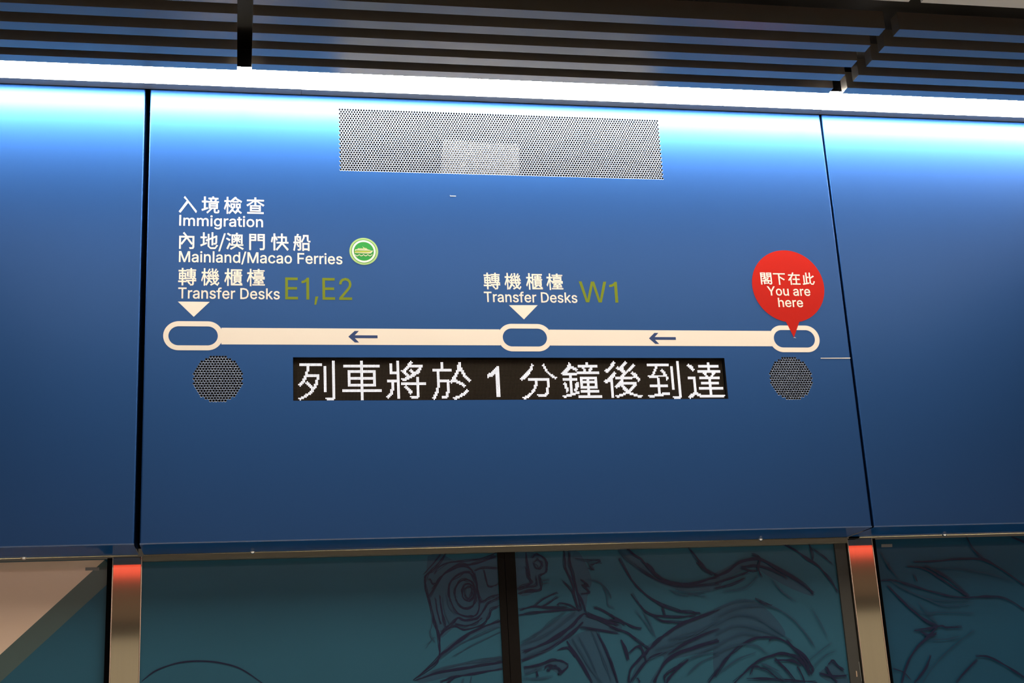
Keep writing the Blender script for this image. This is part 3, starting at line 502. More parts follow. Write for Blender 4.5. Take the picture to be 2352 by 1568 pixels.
# ------------------------------------------------------------------ dot matrix display
YL = 0.0225
GLYPH_RUNS = [
 ((765.5, 829.6, 27.5), "4-19@3-4 9-10@5-8 8-9@9-10 8-17@11 7-17@12 7-8@13 16-17@13-14 6-8@14 6-7@15 15-16@15-17 5-7@16 9@16 4-6@17 8-10@17 3-5@18 9-11@18 14-16@18 4@19 10-12@19 14-15@19 11-15@20 12-14@21 12-13@22 11-13@23 10-12@24 8-11@25 7-9@26 5-8@27 3-6@28 4@29 21-22@5-23 27-28@1-28 22-28@28 23-27@29"),
 ((830.8, 829.7, 16.5), "16-17@1-29 4-29@4-5 7-26@8-9 7-8@10-17 25-26@10-17 7-26@13-14 7-26@18-19 3-30@22-23"),
 ((914.1, 830.2, 10.5), "5-6@3-8 5-11@9-10 10-11@1-28 3-11@15-16 6-7@17-21 5-7@22 5-6@23-24 4-6@25 3-5@26 2-4@27 3@28 20@1 19-21@2 18-20@3 18-28@4 17-28@5 16-18@6 26-27@6 15-17@7 20@7 25-27@7 13-16@8 19-21@8 24-26@8 14-16@9 20-26@9 15-17@10 21-25@10 16-18@11 20-23@11 17-22@12 16-20@13 13-18@14 14-16@15 24-25@13-27 13-30@17-18 16@19 15-17@20 16-18@21 17-19@22 18-20@23-24 19@25 19-25@27 20-24@28"),
 ((1016.1, 833.6, 10.5), "10-11@2-6 4-17@7-8 7-8@9-20 6-7@21-23 5-7@24 5-6@25 4-6@26 4-5@27 3-5@28 4@29 7-15@15 7-23@16 14-15@17-23 13-15@24 13-14@25-26 10-14@27 10-13@28 23-24@2-3 22-24@4-5 22-25@6-7 21-26@8 21-22@9 25-26@9 20-22@10 25-27@10 20-21@11 26-27@11 19-21@12 26-28@12 18-20@13 27-29@13 18-20@14 28-30@14 17-21@15 29-31@15 30@16 17@17 21-25@17 23-26@18 25-27@19 26@20 28@22 27-29@23 26-28@24 24-27@25 23-26@26 20-24@27 18-22@28 19-20@29"),
 ((1144.6, 842.9, 18.5), "18-19@5 17-19@6 16-19@7 15-19@8 14-19@9 12-19@10 11-15@11 17-19@11 11-14@12 11@13 17-19@12-27"),
 ((1220.1, 836.7, 11), "11@3 20@3 11-12@4 19-20@4 10-11@5-6 20-21@5-6 9-11@7 21-22@7-8 8-10@8 7-9@9 22-23@9 6-9@10 23-24@10 5-8@11 24-26@11 4-7@12 25-27@12 3-6@13 26-29@13 2-5@14 28@14 8-23@14-15 3@15 13-14@16-18 12-14@19 12-13@20-21 11-12@22 10-12@23 10-11@24 8-10@25 7-9@26 5-8@27 3-7@28 4-5@29 22-23@16-20 21-22@21-24 20-22@25 14-21@26 15-20@27"),
 ((1346.7, 833.7, 21.5), "8@2 21-22@2-3 8-9@3 7-9@4 15-29@4-5 7-11@5 6-13@6 18-19@6 24-25@6 5-8@7 11-14@7 19-20@7-8 23-25@7 4-7@8 13@8 23-24@8 3-6@9 14-30@9-10 2-13@10 3-13@11 8-9@12-25 16-28@13-14 3-13@14-15 16-17@15 21-22@15 27-28@15 16-28@16-17 4@17 13-14@17 3-5@18 12-14@18-20 16-17@18-19 21-22@18-19 27-28@18-19 4-5@19-20 16-28@20-21 4-6@21 12-13@21 5-6@22-23 11-13@22 21-22@22 11-12@23 16-29@23-24 5@24 12-14@24 8-14@25 21-22@25-26 5-11@26 2-8@27 14-31@27-28 3-4@28"),
 ((1435.2, 830.7, 19), "10@1 19@1 9-11@2 18-20@2 8-10@3-4 17-19@3 25@3 16-18@4 24-26@4 7-9@5 13@5 15-17@5 23-25@5 6-8@6 12-17@6 22-24@6 4-7@7 13-17@7 21-23@7 3-6@8 15-18@8 20-22@8 4-5@9 10@9 16-20@9 24@9 9-11@10 17-19@10 23-26@10 8-10@11 16-18@11 24-27@11 7-10@12 15-17@12 25-27@12 6-9@13 11-28@13 5-8@14 11-23@14 27-29@14 3-8@15 15-16@15 28-29@15 2-8@16 14-16@16 28@16 3-4@17 7-8@17-28 13-26@17 12-26@18 11-16@19 24-26@19 10-13@20 15-17@20 23-25@20 11@21 16-18@21 22-24@21 16-19@22 21-23@22 17-22@23 18-21@24 16-23@25 13-17@26 21-26@26 10-15@27 24-30@27 11-12@28 27-29@28"),
 ((1555.6, 830.4, 27.5), "4-20@3-4 10-11@5-6 9-10@7-8 15@7 14-16@8 8-9@9-10 15-17@9 16-17@10 7-8@11 16-18@11 4-18@12 5-11@13 18-19@13-14 11-12@14-18 18@15 5-18@19-20 11-12@21-25 14-19@25 8-19@26 3-14@27 4-7@28 22-23@5-22 27-28@1-28 22-28@28 23-27@29"),
 ((1626.4, 833.8, 20.5), "20-21@2-3 5@3 4-7@4 13-28@4-5 5-8@5 6-8@6 20-21@6-7 7-9@7 8@8 12-29@8-9 16-18@10 23-25@10 17-18@11 23-24@11 18-19@12 22-23@12 4-9@13-14 13-28@13-14 8-9@15-24 20-21@15-16 14-27@17-18 20-21@19-20 12-30@21-22 20-21@23-26 7-10@25 5-12@26 4-7@27 10-31@27 3-6@28 12-30@28 4@29"),
]
t = thing('led_display', 'black dot matrix display with white Chinese arrival message', 'display', ((LX0+LX1)/2, 0, LZ0))
off = Vector(((LX0+LX1)/2, 0, LZ0))
LP = (W(1555.6, 830.4, YL).x-W(765.5, 829.6, YL).x)/256; LXO = W(765.5, 829.6, YL).x-27.5*LP
r0z, r29z = W(674.9, 826.4, YL).z, W(674.9, 918.1, YL).z; LPZ = (r0z-r29z)/29
def put(o):
    o.data.transform(Matrix.Translation(-off)); o.parent = t; return o
b = MB(); hz0, hz1 = LZ0-0.010, LZ1+0.0; th = 0.0015      # open fronted housing
b.box(LX0-th, LX1+th, 0.0005, YL+0.02, LZ1, LZ1+th); b.box(LX0-th, LX1+th, 0.0005, YL+0.02, LZ0-th, LZ0)
b.box(LX0-th, LX0, 0.0005, YL+0.02, LZ0, LZ1); b.box(LX1, LX1+th, 0.0005, YL+0.02, LZ0, LZ1)
put(b.build('housing', mat('display_housing', (0.006, 0.006, 0.006), rough=0.9, spec=0.02)))
b = MB(); b.box(LX0+0.0002, LX1-0.0002, YL, YL+0.008, LZ0+0.0002, LZ1-0.0002); put(b.build('circuit_board', BOARD))
lit = [set() for _ in GLYPH_RUNS]
for q, ((px, py, lc), runs) in enumerate(GLYPH_RUNS):
    d0 = round((W(px, py, YL).x-LXO)/LP - lc)
    for rn in runs.split():
        cs, rs = rn.split('@'); c0, c9 = (cs.split('-')*2)[:2]; r0, r9 = (rs.split('-')*2)[:2]
        for c in range(int(c0), int(c9)+1):
            for r in range(int(r0), int(r9)+1): lit[q].add((c+d0, r))
allon = set().union(*lit)
oct8 = [(math.cos(math.pi*(2*i+1)/8), math.sin(math.pi*(2*i+1)/8)) for i in range(8)]
for s in lit:
    b = MB()
    for c, r in sorted(s):
        x, z = LXO+c*LP, r0z-r*LPZ; R = LP*0.42
        b.add([(x+R*a, YL-0.0012, z+R*q) for a, q in oct8]+[(x+R*a, YL-0.0001, z+R*q) for a, q in oct8],
              [tuple(range(8))]+[(i, i+8, (i+1) % 8+8, (i+1) % 8) for i in range(8)])
    o = put(b.build('lit_character', LEDON)); o['label'] = 'glowing white character of lit dots'
b = MB()
for c in range(0, 322):
    for r in range(-1, 31):
        if (c, r) in allon: continue
        x, z = LXO+c*LP, r0z-r*LPZ; h = LP*0.17
        if x > LX1-0.002 or z > LZ1-0.001 or z < LZ0+0.0015 or x < LX0+0.001: continue
        b.add([(x-h, YL-0.0006, z-h), (x+h, YL-0.0006, z-h), (x+h, YL-0.0006, z+h), (x-h, YL-0.0006, z+h)], [(0, 1, 2, 3)])
o = put(b.build('unlit_dots', LEDOFF)); o['kind'] = 'stuff'

# ------------------------------------------------------------------ posts
def avgx(pts, Y): return sum(W(x, y, Y).x for x, y in pts)/len(pts)
PL = (avgx([(259, 1290), (248.5, 1568)], YP), avgx([(327, 1290), (320, 1568)], YP))
PR = (avgx([(1946, 1240), (1985, 1568)], YP), avgx([(2001, 1240), (2048, 1568)], YP))
for (x0, x1), lab in ((PL, 'brushed steel post at the left between window and sliding door'), (PR, 'brushed steel post at the right beside the dark door stile')):
    t = thing('steel_post', lab, 'post', ((x0+x1)/2, YP, 0), 'steel door posts')
    h = (x1-x0)/2
    b = MB(); b.box(-h+0.002, h-0.002, 0, 0.10, 0.0, ZB-0.004); b.build('post_face', STEEL, t, bevel=0.0015)
    for s in (-1, 1):
        b = MB(); b.box(s*h-(0.003 if s > 0 else 0), s*h+(0.003 if s < 0 else 0), -0.0012, 0.09, 0.0, ZB-0.004); b.build('edge_strip', STEEL_EDGE, t, bevel=0.0008)

# ------------------------------------------------------------------ sliding doors, windows
zdt = (W(560, 1287.5, YG).z+W(1700, 1250.5, YG).z)/2            # top of the glass
b = MB(); b.box(PL[1]+0.001, PR[0]-0.001, DEP+0.006, YG+0.05, zdt, ZB-0.0035); struct(b.build('trim_5', BEAM))
TEAL = mat('teal_print', (0.026, 0.108, 0.170), rough=0.25, spec=0.13, coat=0.04, noise=((2.2, 2.2, 2.2), 0.08))
INK = mat('ink_violet', (0.008, 0.013, 0.046), rough=0.3, spec=0.22)
INK2 = mat('ink_blue', (0.016, 0.050, 0.098), rough=0.3, spec=0.22)
TONE = mat('ink_wash', (0.021, 0.070, 0.125), rough=0.27, spec=0.22)
seal0 = avgx([(1142.2, 1275), (1156.8, 1560)], YG-0.004); sealm = avgx([(1158.8, 1275), (1172, 1560)], YG-0.004); seal1 = avgx([(1183, 1275), (1198, 1560)], YG-0.004)
st0 = avgx([(1916.5, 1250), (1951.6, 1566)], YG-0.004)
random.seed(5)
class Sketch:
    """pencil strokes printed on the glass, one film layer each"""
    n = 0; k = 0
    def __init__(s, ox, oy, k): s.o = (ox, oy, k)
    def pt(s, x, y):
        return Vector(xz(s.o[0]+x/s.o[2], s.o[1]+y/s.o[2], YG))
    def stroke(s, mb, w, pts, lay):
        P = crs([s.pt(*q) for q in pts], 7); n = len(P)
        if n < 2: return
        L = []; R = []
        for i, q in enumerate(P):
            d = (P[min(i+1, n-1)]-P[max(i-1, 0)])
            if d.length < 1e-7: continue
            d.normalize(); nn = Vector((-d.y, d.x)); u = i/(n-1)
            hw = w*0.00033*(0.35+0.65*math.sin(math.pi*min(max(u, 0.02), 0.98))**0.6)
            L.append(q+nn*hw); R.append(q-nn*hw)
        m = len(L); Sketch.n += 1; y = YG-0.0006-Sketch.n*0.000008
        mb.add([(q.x, y, q.y) for q in L]+[(q.x, y, q.y) for q in R], [(i, i+1, m+i+1, m+i) for i in range(m-1)])
    def sketchy(s, mb, w, pts, rep=2, jit=7, lay=1):
        rep += 2; jit *= 1.9
        for r in range(rep):
            P = [(x+random.uniform(-jit, jit), y+random.uniform(-jit, jit)) for x, y in pts] if r else pts
            s.stroke(mb, w*(1 if r == 0 else 0.55), P, lay)
    def tone(s, mb, pts, lay=0):
        P = crs([s.pt(*q) for q in pts+[pts[0]]], 5)[:-1]
        Sketch.k += 1; y = YG-0.00015-Sketch.k*0.00002
        mb.add([(q.x, y, q.y) for q in P], [tuple(range(len(P)))])
TN = {q: MB() for q in 'LRW'}; SB = {q: MB() for q in 'LRW'}; SV = {q: MB() for q in 'LRW'}
A = Sketch(950, 1250, 4.932)                      # cap with a round badge
A.tone(TN['L'], [(160, 130), (300, 100), (480, 190), (700, 170), (930, 130), (950, 480), (960, 700), (870, 760), (800, 860), (640, 950), (480, 930), (300, 1060), (240, 900), (170, 620), (140, 420)])
A.tone(TN['L'], [(290, 1250), (420, 1120), (640, 990), (960, 870), (960, 930), (700, 1010), (480, 1150), (300, 1290)])
A.tone(TN['L'], [(20, 1530), (280, 1400), (620, 1330), (1000, 1270), (1005, 1420), (700, 1450), (400, 1500), (100, 1566)])
for w, P, r in ((5, [(370, 95), (300, 190), (220, 290), (140, 360), (135, 480), (160, 600)], 3), (3, [(320, 95), (240, 200), (110, 340)], 2),
    (6, [(140, 510), (190, 680), (230, 850), (280, 1000), (300, 1180), (285, 1250)], 3), (4, [(160, 560), (215, 760), (260, 930)], 2),
    (5, [(300, 580), (310, 700), (345, 860), (360, 930)], 3), (4, [(240, 600), (270, 760), (310, 900)], 2),
    (6, [(180, 600), (280, 420), (380, 300), (520, 225), (620, 235), (720, 210), (940, 130)], 3), (4, [(230, 330), (300, 250), (420, 205), (600, 190), (800, 150), (940, 95)], 2),
    (5, [(210, 500), (300, 380), (420, 290), (560, 250), (660, 290), (700, 420), (730, 560), (765, 660)], 3),
    (6, [(420, 640), (395, 560), (420, 430), (500, 350), (600, 320), (670, 350), (705, 440)], 3), (5, [(420, 640), (480, 760), (560, 810), (640, 820), (710, 790), (745, 700), (740, 620)], 3),
    (5, [(480, 620), (470, 520), (520, 430), (600, 400), (670, 430), (700, 520), (700, 620), (660, 700), (590, 730), (520, 690), (480, 620)], 3),
    (5, [(560, 600), (545, 520), (580, 460), (640, 455), (690, 510), (680, 590), (630, 640), (580, 630), (560, 600)], 3),
    (4, [(575, 570), (580, 510), (620, 480), (655, 500), (660, 560), (630, 610), (590, 605), (575, 570)], 2),
    (6, [(290, 1040), (350, 960), (450, 880), (500, 830), (560, 860), (640, 860), (720, 830), (800, 740), (850, 660), (970, 600)], 3),
    (5, [(310, 990), (460, 930), (560, 965), (660, 950), (780, 900), (850, 820), (880, 740), (970, 690)], 3), (4, [(470, 900), (580, 920), (700, 890), (770, 830)], 2),
    (5, [(700, 300), (780, 270), (950, 270)], 2), (5, [(800, 290), (825, 400), (850, 480), (960, 450)], 2), (4, [(690, 320), (720, 470), (760, 640), (860, 600), (970, 570)], 3),
    (7, [(285, 1280), (420, 1170), (560, 1060), (720, 960), (980, 860)], 3), (6, [(0, 1530), (120, 1440), (250, 1330), (310, 1250), (420, 1170)], 3),
    (6, [(20, 1540), (260, 1460), (560, 1410), (780, 1370), (1005, 1330)], 3), (5, [(300, 1560), (460, 1500), (700, 1460), (1010, 1410)], 3), (5, [(380, 1566), (440, 1530), (470, 1490)], 2),
    (4, [(170, 400), (200, 410), (210, 450), (250, 440)], 2)):
    A.sketchy(SV['L'], w, P, r, 9)
for w, P, r in ((3, [(190, 700), (210, 900), (180, 1010), (240, 1110)], 1), (3, [(300, 1290), (520, 1130), (760, 1020), (985, 930)], 3), (3, [(450, 1260), (620, 1170), (800, 1080), (990, 990)], 2),
    (3, [(560, 1350), (780, 1310), (1000, 1270)], 3), (3, [(200, 1450), (500, 1360), (800, 1330), (1000, 1300)], 3), (2, [(130, 1180), (210, 1080), (240, 1050)], 1),
    (3, [(380, 560), (400, 700), (480, 800)], 2), (3, [(330, 600), (350, 760), (400, 900)], 2), (3, [(540, 1566), (560, 1520)], 1), (3, [(640, 1566), (660, 1500)], 1)):
    A.sketchy(SB['L'], w, P, r, 10)
FA = Sketch(0, 1180, 3.36)                        # large ring at the lower left
FA.sketchy(SV['L'], 6, [(1095, 1290), (1200, 1212), (1350, 1155), (1500, 1136), (1650, 1141), (1800, 1172), (1900, 1218), (2030, 1310)], 2, 2)
B = Sketch(1170, 1240, 4.78)
B.tone(TN['R'], [(70, 130), (240, 130), (300, 160), (400, 220), (415, 320), (350, 400), (330, 540), (100, 590)])
B.tone(TN['R'], [(120, 1150), (400, 960), (700, 780), (830, 800), (1190, 900), (1190, 1010), (820, 960), (640, 1080), (420, 1230), (140, 1330)])
B.tone(TN['R'], [(600, 130), (760, 130), (900, 420), (860, 600), (830, 780), (740, 760), (700, 560), (610, 320)])
B.tone(TN['R'], [(160, 1390), (420, 1330), (560, 1310), (650, 1380), (560, 1470), (420, 1400), (300, 1420), (170, 1470)])
B.tone(TN['R'], [(640, 1080), (900, 980), (1010, 1100), (1190, 1566), (900, 1566), (760, 1320)])
for w, P, r in ((5, [(250, 200), (300, 160), (380, 200), (415, 270), (395, 350), (330, 390)], 3), (4, [(270, 250), (310, 215), (350, 260), (330, 310), (290, 300), (270, 250)], 3),
    (5, [(180, 300), (210, 400), (240, 470), (150, 510), (90, 530)], 3), (5, [(330, 400), (345, 480), (330, 540), (220, 560), (95, 590)], 3), (4, [(290, 400), (300, 490), (200, 520), (100, 545)], 2),
    (5, [(180, 130), (200, 260), (230, 400)], 2), (5, [(600, 120), (605, 250), (620, 330), (690, 480), (720, 640), (750, 760)], 3), (5, [(650, 130), (660, 260), (700, 400), (740, 560), (780, 760)], 3),
    (5, [(590, 450), (660, 540), (720, 620), (745, 740)], 2), (5, [(740, 560), (800, 660), (840, 790)], 3), (5, [(100, 820), (260, 800), (480, 785), (660, 760), (780, 770)], 3),
    (5, [(110, 770), (260, 735), (420, 745), (640, 740)], 3), (4, [(260, 735), (380, 640), (520, 570)], 2), (4, [(340, 740), (440, 690), (530, 620)], 2), (4, [(520, 710), (560, 690), (680, 720), (760, 780)], 2),
    (7, [(150, 1230), (330, 1160), (520, 1060), (680, 940), (780, 830), (840, 800)], 4), (7, [(140, 1330), (340, 1240), (540, 1120), (700, 1000), (800, 900)], 4), (5, [(520, 1210), (640, 1190), (720, 1280)], 3),
    (7, [(840, 800), (960, 850), (1080, 900), (1190, 930)], 4), (6, [(850, 840), (980, 880), (1190, 980)], 4), (5, [(930, 740), (1040, 790), (1190, 880)], 3), (5, [(780, 960), (960, 985), (1190, 1025)], 3),
    (6, [(630, 1110), (720, 1260), (820, 1410), (900, 1566)], 3), (4, [(960, 1020), (1050, 1180), (1110, 1350), (1180, 1566)], 3), (6, [(160, 1400), (300, 1370), (460, 1320), (580, 1330), (640, 1370)], 4),
    (5, [(520, 1390), (560, 1440), (540, 1470), (600, 1430), (640, 1380)], 3), (5, [(290, 1420), (310, 1500)], 3), (4, [(385, 1420), (400, 1385), (450, 1370), (500, 1385), (510, 1410)], 2),
    (4, [(430, 1400), (410, 1425), (440, 1430), (450, 1400), (490, 1410), (520, 1405)], 1), (5, [(790, 440), (860, 500), (800, 500), (880, 580), (790, 590)], 3), (3, [(720, 200), (860, 220), (1000, 235), (880, 280), (930, 330), (850, 310)], 2)):
    B.sketchy(SV['R'], w, P, r, 10)
for w, P, r in ((3, [(130, 1110), (300, 1020), (460, 900), (600, 790)], 3), (3, [(140, 1150), (360, 1060), (560, 930), (720, 800)], 3), (3, [(160, 1290), (420, 1180), (600, 1060)], 3),
    (3, [(700, 1090), (800, 1280), (900, 1430), (1010, 1566)], 3), (3, [(900, 1010), (960, 1150), (1040, 1350), (1110, 1540)], 3), (3, [(760, 1060), (860, 1240), (960, 1460)], 2),
    (3, [(850, 430), (980, 460), (1080, 560), (1120, 640)], 2), (3, [(1000, 480), (1060, 600), (1080, 720), (1140, 740)], 2), (3, [(340, 440), (440, 440)], 1), (3, [(340, 480), (420, 470)], 1),
    (3, [(160, 1470), (360, 1410)], 3), (3, [(150, 1520), (330, 1530), (480, 1500)], 2), (3, [(830, 200), (900, 300), (940, 330)], 1)):
    B.sketchy(SB['R'], w, P, r, 12)
C = Sketch(1400, 1240, 4.78)
C.tone(TN['R'], [(180, 95), (330, 220), (480, 360), (620, 440), (820, 480), (1195, 400), (1195, 520), (860, 560), (560, 480), (330, 350), (200, 240), (90, 120)])
C.tone(TN['R'], [(380, 1180), (640, 1010), (860, 890), (1195, 770), (1195, 1160), (900, 1260), (640, 1340), (500, 1566), (440, 1566), (600, 1290), (420, 1320), (220, 1566)])
for w, P, r in ((9, [(190, 95), (260, 160), (350, 215)], 3), (7, [(350, 215), (430, 300), (520, 390), (640, 450), (800, 490), (960, 470), (1195, 400)], 4), (6, [(400, 260), (460, 300), (500, 380)], 4),
    (5, [(270, 260), (420, 380), (620, 470), (850, 510), (1195, 480)], 3), (5, [(860, 90), (930, 170), (1010, 270), (1080, 340), (1195, 390)], 3), (6, [(960, 240), (1040, 320), (1120, 380)], 4),
    (7, [(100, 200), (190, 370), (300, 510), (430, 630), (560, 710), (720, 770), (860, 790), (990, 797)], 3), (5, [(235, 595), (330, 720), (430, 800), (560, 835), (760, 845), (950, 825)], 2),
    (5, [(575, 730), (600, 830)], 2), (5, [(420, 790), (560, 880), (720, 905), (820, 905)], 3), (8, [(380, 1260), (520, 1110), (640, 1010), (800, 910), (1000, 830), (1195, 765)], 4),
    (6, [(0, 820), (130, 890), (250, 945), (340, 975)], 3), (6, [(0, 870), (90, 890), (165, 935)], 3), (5, [(0, 960), (180, 1020), (300, 1100), (420, 1190)], 3), (9, [(130, 1100), (165, 1200), (200, 1310)], 2),
    (6, [(205, 1240), (320, 1165), (400, 1330)], 2), (6, [(430, 1190), (330, 1290), (230, 1420), (200, 1566)], 4), (5, [(620, 1230), (480, 1280), (360, 1370), (230, 1560)], 3),
    (8, [(1195, 1100), (960, 1170), (760, 1240), (620, 1330), (530, 1470), (490, 1566)], 4), (7, [(860, 1320), (740, 1420), (650, 1520), (620, 1566)], 3), (5, [(860, 1310), (700, 1420), (600, 1490), (605, 1566)], 2),
    (5, [(1195, 970), (1000, 1050), (800, 1150), (640, 1250)], 3), (5, [(1195, 1410), (1080, 1566)], 2), (5, [(300, 1510), (330, 1566)], 1), (4, [(0, 1300), (40, 1420), (90, 1566)], 2)):
    C.sketchy(SV['R'], w, P, r, 9)
for w, P, r in ((3, [(275, 770), (380, 900), (470, 1050)], 2), (3, [(360, 780), (430, 900), (500, 1060)], 3), (3, [(720, 540), (880, 580), (1050, 620)], 1), (3, [(90, 100), (200, 230), (400, 360)], 3),
    (3, [(650, 1080), (860, 1040), (1060, 960)], 3), (3, [(480, 1200), (700, 1140), (900, 1060), (1195, 880)], 3), (3, [(900, 1300), (1060, 1200), (1195, 1160)], 2), (3, [(860, 1320), (1030, 1250), (1195, 1230)], 2),
    (3, [(400, 1320), (560, 1250), (700, 1180)], 2), (3, [(840, 1480), (1000, 1340), (1195, 1250)], 2), (3, [(660, 550), (760, 600), (900, 600), (1195, 530)], 2)):
    C.sketchy(SB['R'], w, P, r, 12)
E4 = Sketch(1640, 1230, 4.6375)
E4.tone(TN['R'], [(0, 400), (240, 290), (440, 230), (620, 290), (900, 460), (1060, 640), (820, 560), (560, 420), (420, 340), (200, 420), (0, 560)])
E4.tone(TN['R'], [(0, 780), (200, 700), (420, 690), (640, 860), (760, 1060), (560, 1080), (340, 1120), (140, 1290), (0, 1480)])
E4.tone(TN['R'], [(1190, 1400), (1260, 1330), (1370, 1430), (1430, 1566), (1260, 1566), (1120, 1480)])
for w, P, r in ((7, [(0, 450), (140, 380), (260, 290), (420, 245), (520, 265), (660, 350), (820, 430), (960, 530), (1050, 620)], 4), (5, [(290, 330), (400, 320), (520, 330), (680, 390), (780, 460)], 3),
    (5, [(280, 340), (380, 370), (460, 375)], 2), (5, [(0, 510), (180, 460), (360, 390)], 3), (5, [(0, 560), (160, 520), (320, 450)], 2), (5, [(400, 200), (480, 240), (460, 340), (500, 440)], 3),
    (7, [(740, 90), (860, 160), (1000, 250), (1120, 340), (1230, 480), (1320, 600)], 3), (4, [(1000, 90), (1040, 200), (1045, 260)], 2), (3, [(1040, 130), (1160, 220), (1260, 310)], 2), (5, [(430, 670), (520, 720), (610, 745)], 2),
    (7, [(0, 1500), (110, 1340), (220, 1210), (380, 1110), (540, 1080), (700, 1100), (840, 1190), (960, 1290), (1040, 1410), (1030, 1470)], 3), (5, [(760, 1110), (880, 1230), (980, 1350), (1020, 1470)], 3),
    (7, [(210, 1566), (360, 1420), (480, 1320), (620, 1280), (720, 1250), (860, 1290), (960, 1390), (1010, 1480)], 4), (6, [(640, 1310), (760, 1420), (860, 1540)], 3), (5, [(650, 1320), (820, 1330), (920, 1380)], 3),
    (4, [(430, 1400), (560, 1430), (680, 1530)], 2), (5, [(880, 1390), (940, 1500), (960, 1566)], 2), (4, [(380, 1480), (420, 1400), (480, 1390)], 2), (5, [(340, 1520), (560, 1520), (820, 1540), (1090, 1560)], 2),
    (6, [(1210, 1370), (1260, 1330), (1320, 1390), (1380, 1430)], 2), (8, [(1190, 1400), (1240, 1480), (1300, 1566)], 4), (6, [(1120, 1470), (1260, 1490), (1400, 1490)], 4), (4, [(580, 1130), (600, 1095), (680, 1090)], 2)):
    E4.sketchy(SV['R'], w, P, r, 9)
for w, P, r in ((3, [(0, 800), (140, 730), (260, 695), (430, 690)], 2), (3, [(0, 870), (300, 760), (600, 760), (840, 900), (1050, 1160)], 3), (3, [(0, 960), (200, 860), (420, 870), (640, 1000), (820, 1120)], 3),
    (3, [(0, 1060), (200, 960), (460, 990), (700, 1080)], 3), (3, [(0, 1180), (260, 1050), (480, 1060)], 3), (3, [(0, 1270), (200, 1180), (420, 1170), (560, 1260)], 2), (2, [(930, 980), (1000, 1080), (1070, 1190)], 2),
    (2, [(1030, 790), (1120, 920), (1200, 1080)], 2), (2, [(1000, 1330), (1120, 1230), (1250, 1140)], 2), (2, [(1050, 1400), (1180, 1280), (1290, 1220)], 2), (3, [(60, 1460), (240, 1320), (440, 1240)], 2),
    (3, [(620, 480), (720, 600), (860, 700)], 3), (3, [(100, 600), (320, 560), (460, 420)], 2), (3, [(480, 1350), (640, 1440), (760, 1566)], 2), (3, [(520, 1360), (600, 1400), (690, 1440)], 2)):
    E4.sketchy(SB['R'], w, P, r, 12)
G = Sketch(1850, 1150, 3.751)
for w, P, r in ((6, [(925, 528), (1100, 522), (1300, 505), (1430, 495), (1540, 515), (1700, 600), (1883, 730)], 3), (6, [(870, 570), (1000, 585), (1130, 650), (1260, 740), (1400, 825)], 2), (5, [(1020, 560), (1150, 620), (1260, 700), (1400, 825)], 3),
    (5, [(640, 685), (760, 690), (900, 730), (1100, 790), (1240, 825), (1400, 830), (1560, 825), (1720, 840), (1883, 940)], 3), (7, [(700, 730), (820, 850), (920, 950), (1040, 1040), (1130, 1075)], 4),
    (8, [(1130, 1080), (1060, 1160), (960, 1260), (880, 1380), (820, 1566)], 4), (5, [(930, 1115), (1060, 1100), (1160, 1080), (1210, 1095), (1340, 1085)], 3), (5, [(980, 1130), (1060, 1160), (1120, 1140)], 3),
    (6, [(1075, 1330), (1040, 1420), (980, 1510), (930, 1566)], 3), (6, [(1460, 1340), (1560, 1345), (1680, 1400), (1800, 1470), (1883, 1530)], 2), (5, [(1290, 1566), (1370, 1470), (1470, 1365)], 2),
    (4, [(1380, 310), (1430, 400), (1500, 480), (1540, 510)], 2), (5, [(1770, 310), (1883, 360)], 2), (5, [(700, 540), (715, 590)], 3), (4, [(925, 640), (955, 695)], 1), (4, [(745, 1440), (840, 1480), (900, 1540)], 1)):
    G.sketchy(SV['W'], w, P, r, 6)
for w, P, r in ((3, [(640, 440), (720, 570), (800, 680)], 2), (3, [(740, 700), (900, 790), (1100, 850), (1400, 850)], 3), (3, [(800, 740), (1000, 830), (1200, 900), (1430, 880)], 2), (3, [(1080, 590), (1300, 590), (1540, 630), (1800, 700)], 2),
    (3, [(860, 870), (1000, 960), (1160, 960), (1440, 970)], 2), (3, [(960, 880), (1060, 980), (1130, 1060)], 3), (3, [(1040, 1200), (1200, 1190), (1320, 1170)], 2), (3, [(1000, 1566), (1120, 1400), (1280, 1240), (1450, 1110)], 2)):
    G.sketchy(SB['W'], w, P, r, 9)


def leaf(name, x0, x1, sx0, sx1, lab):
    t = bpy.data.objects.new(name, None); COL.objects.link(t); t.location = (x0, YG, 0); struct(t, lab)
    b = MB(); b.box(x0, x1, YG, YG+0.012, 0.02, zdt-0.001); o = b.build('glass_pane', TEAL); o.data.transform(Matrix.Translation((-x0, -YG, 0))); o.parent = t
    b = MB(); b.box(sx0, sx1, YG-0.006, YG+0.02, 0.02, zdt-0.0005); o = b.build('door_edge', SEAL); o.data.transform(Matrix.Translation((-x0, -YG, 0))); o.parent = t
    return t
def addto(t, mb, name, m):
    if not mb.v: return None
    o = mb.build(name, m); o.data.transform(Matrix.Translation(-t.location)); o.parent = t; return o
dl = leaf('door_1', PL[1]-0.01, seal0+0.004, seal0, sealm-0.0008, 'left leaf of the teal printed sliding door')
dr = leaf('door_2', seal1-0.004, st0+0.004, sealm+0.0008, seal1, 'right leaf of the teal printed sliding door')
b = MB(); b.box(st0, PR[0]-0.002, YG-0.008, YG+0.03, 0.02, zdt-0.0005); addto(dr, b, 'door_stile', STILE)
b = MB(); q = [W(*p, YG-0.008) for p in ((1971.4, 1519), (1973.2, 1519), (1979.6, 1564), (1978.2, 1564))]
b.prism([(v.x, v.z) for v in q], YG-0.0095, YG-0.008); addto(dr, b, 'latch_slot', mat('latch_grey', (0.16, 0.17, 0.16), rough=0.4))
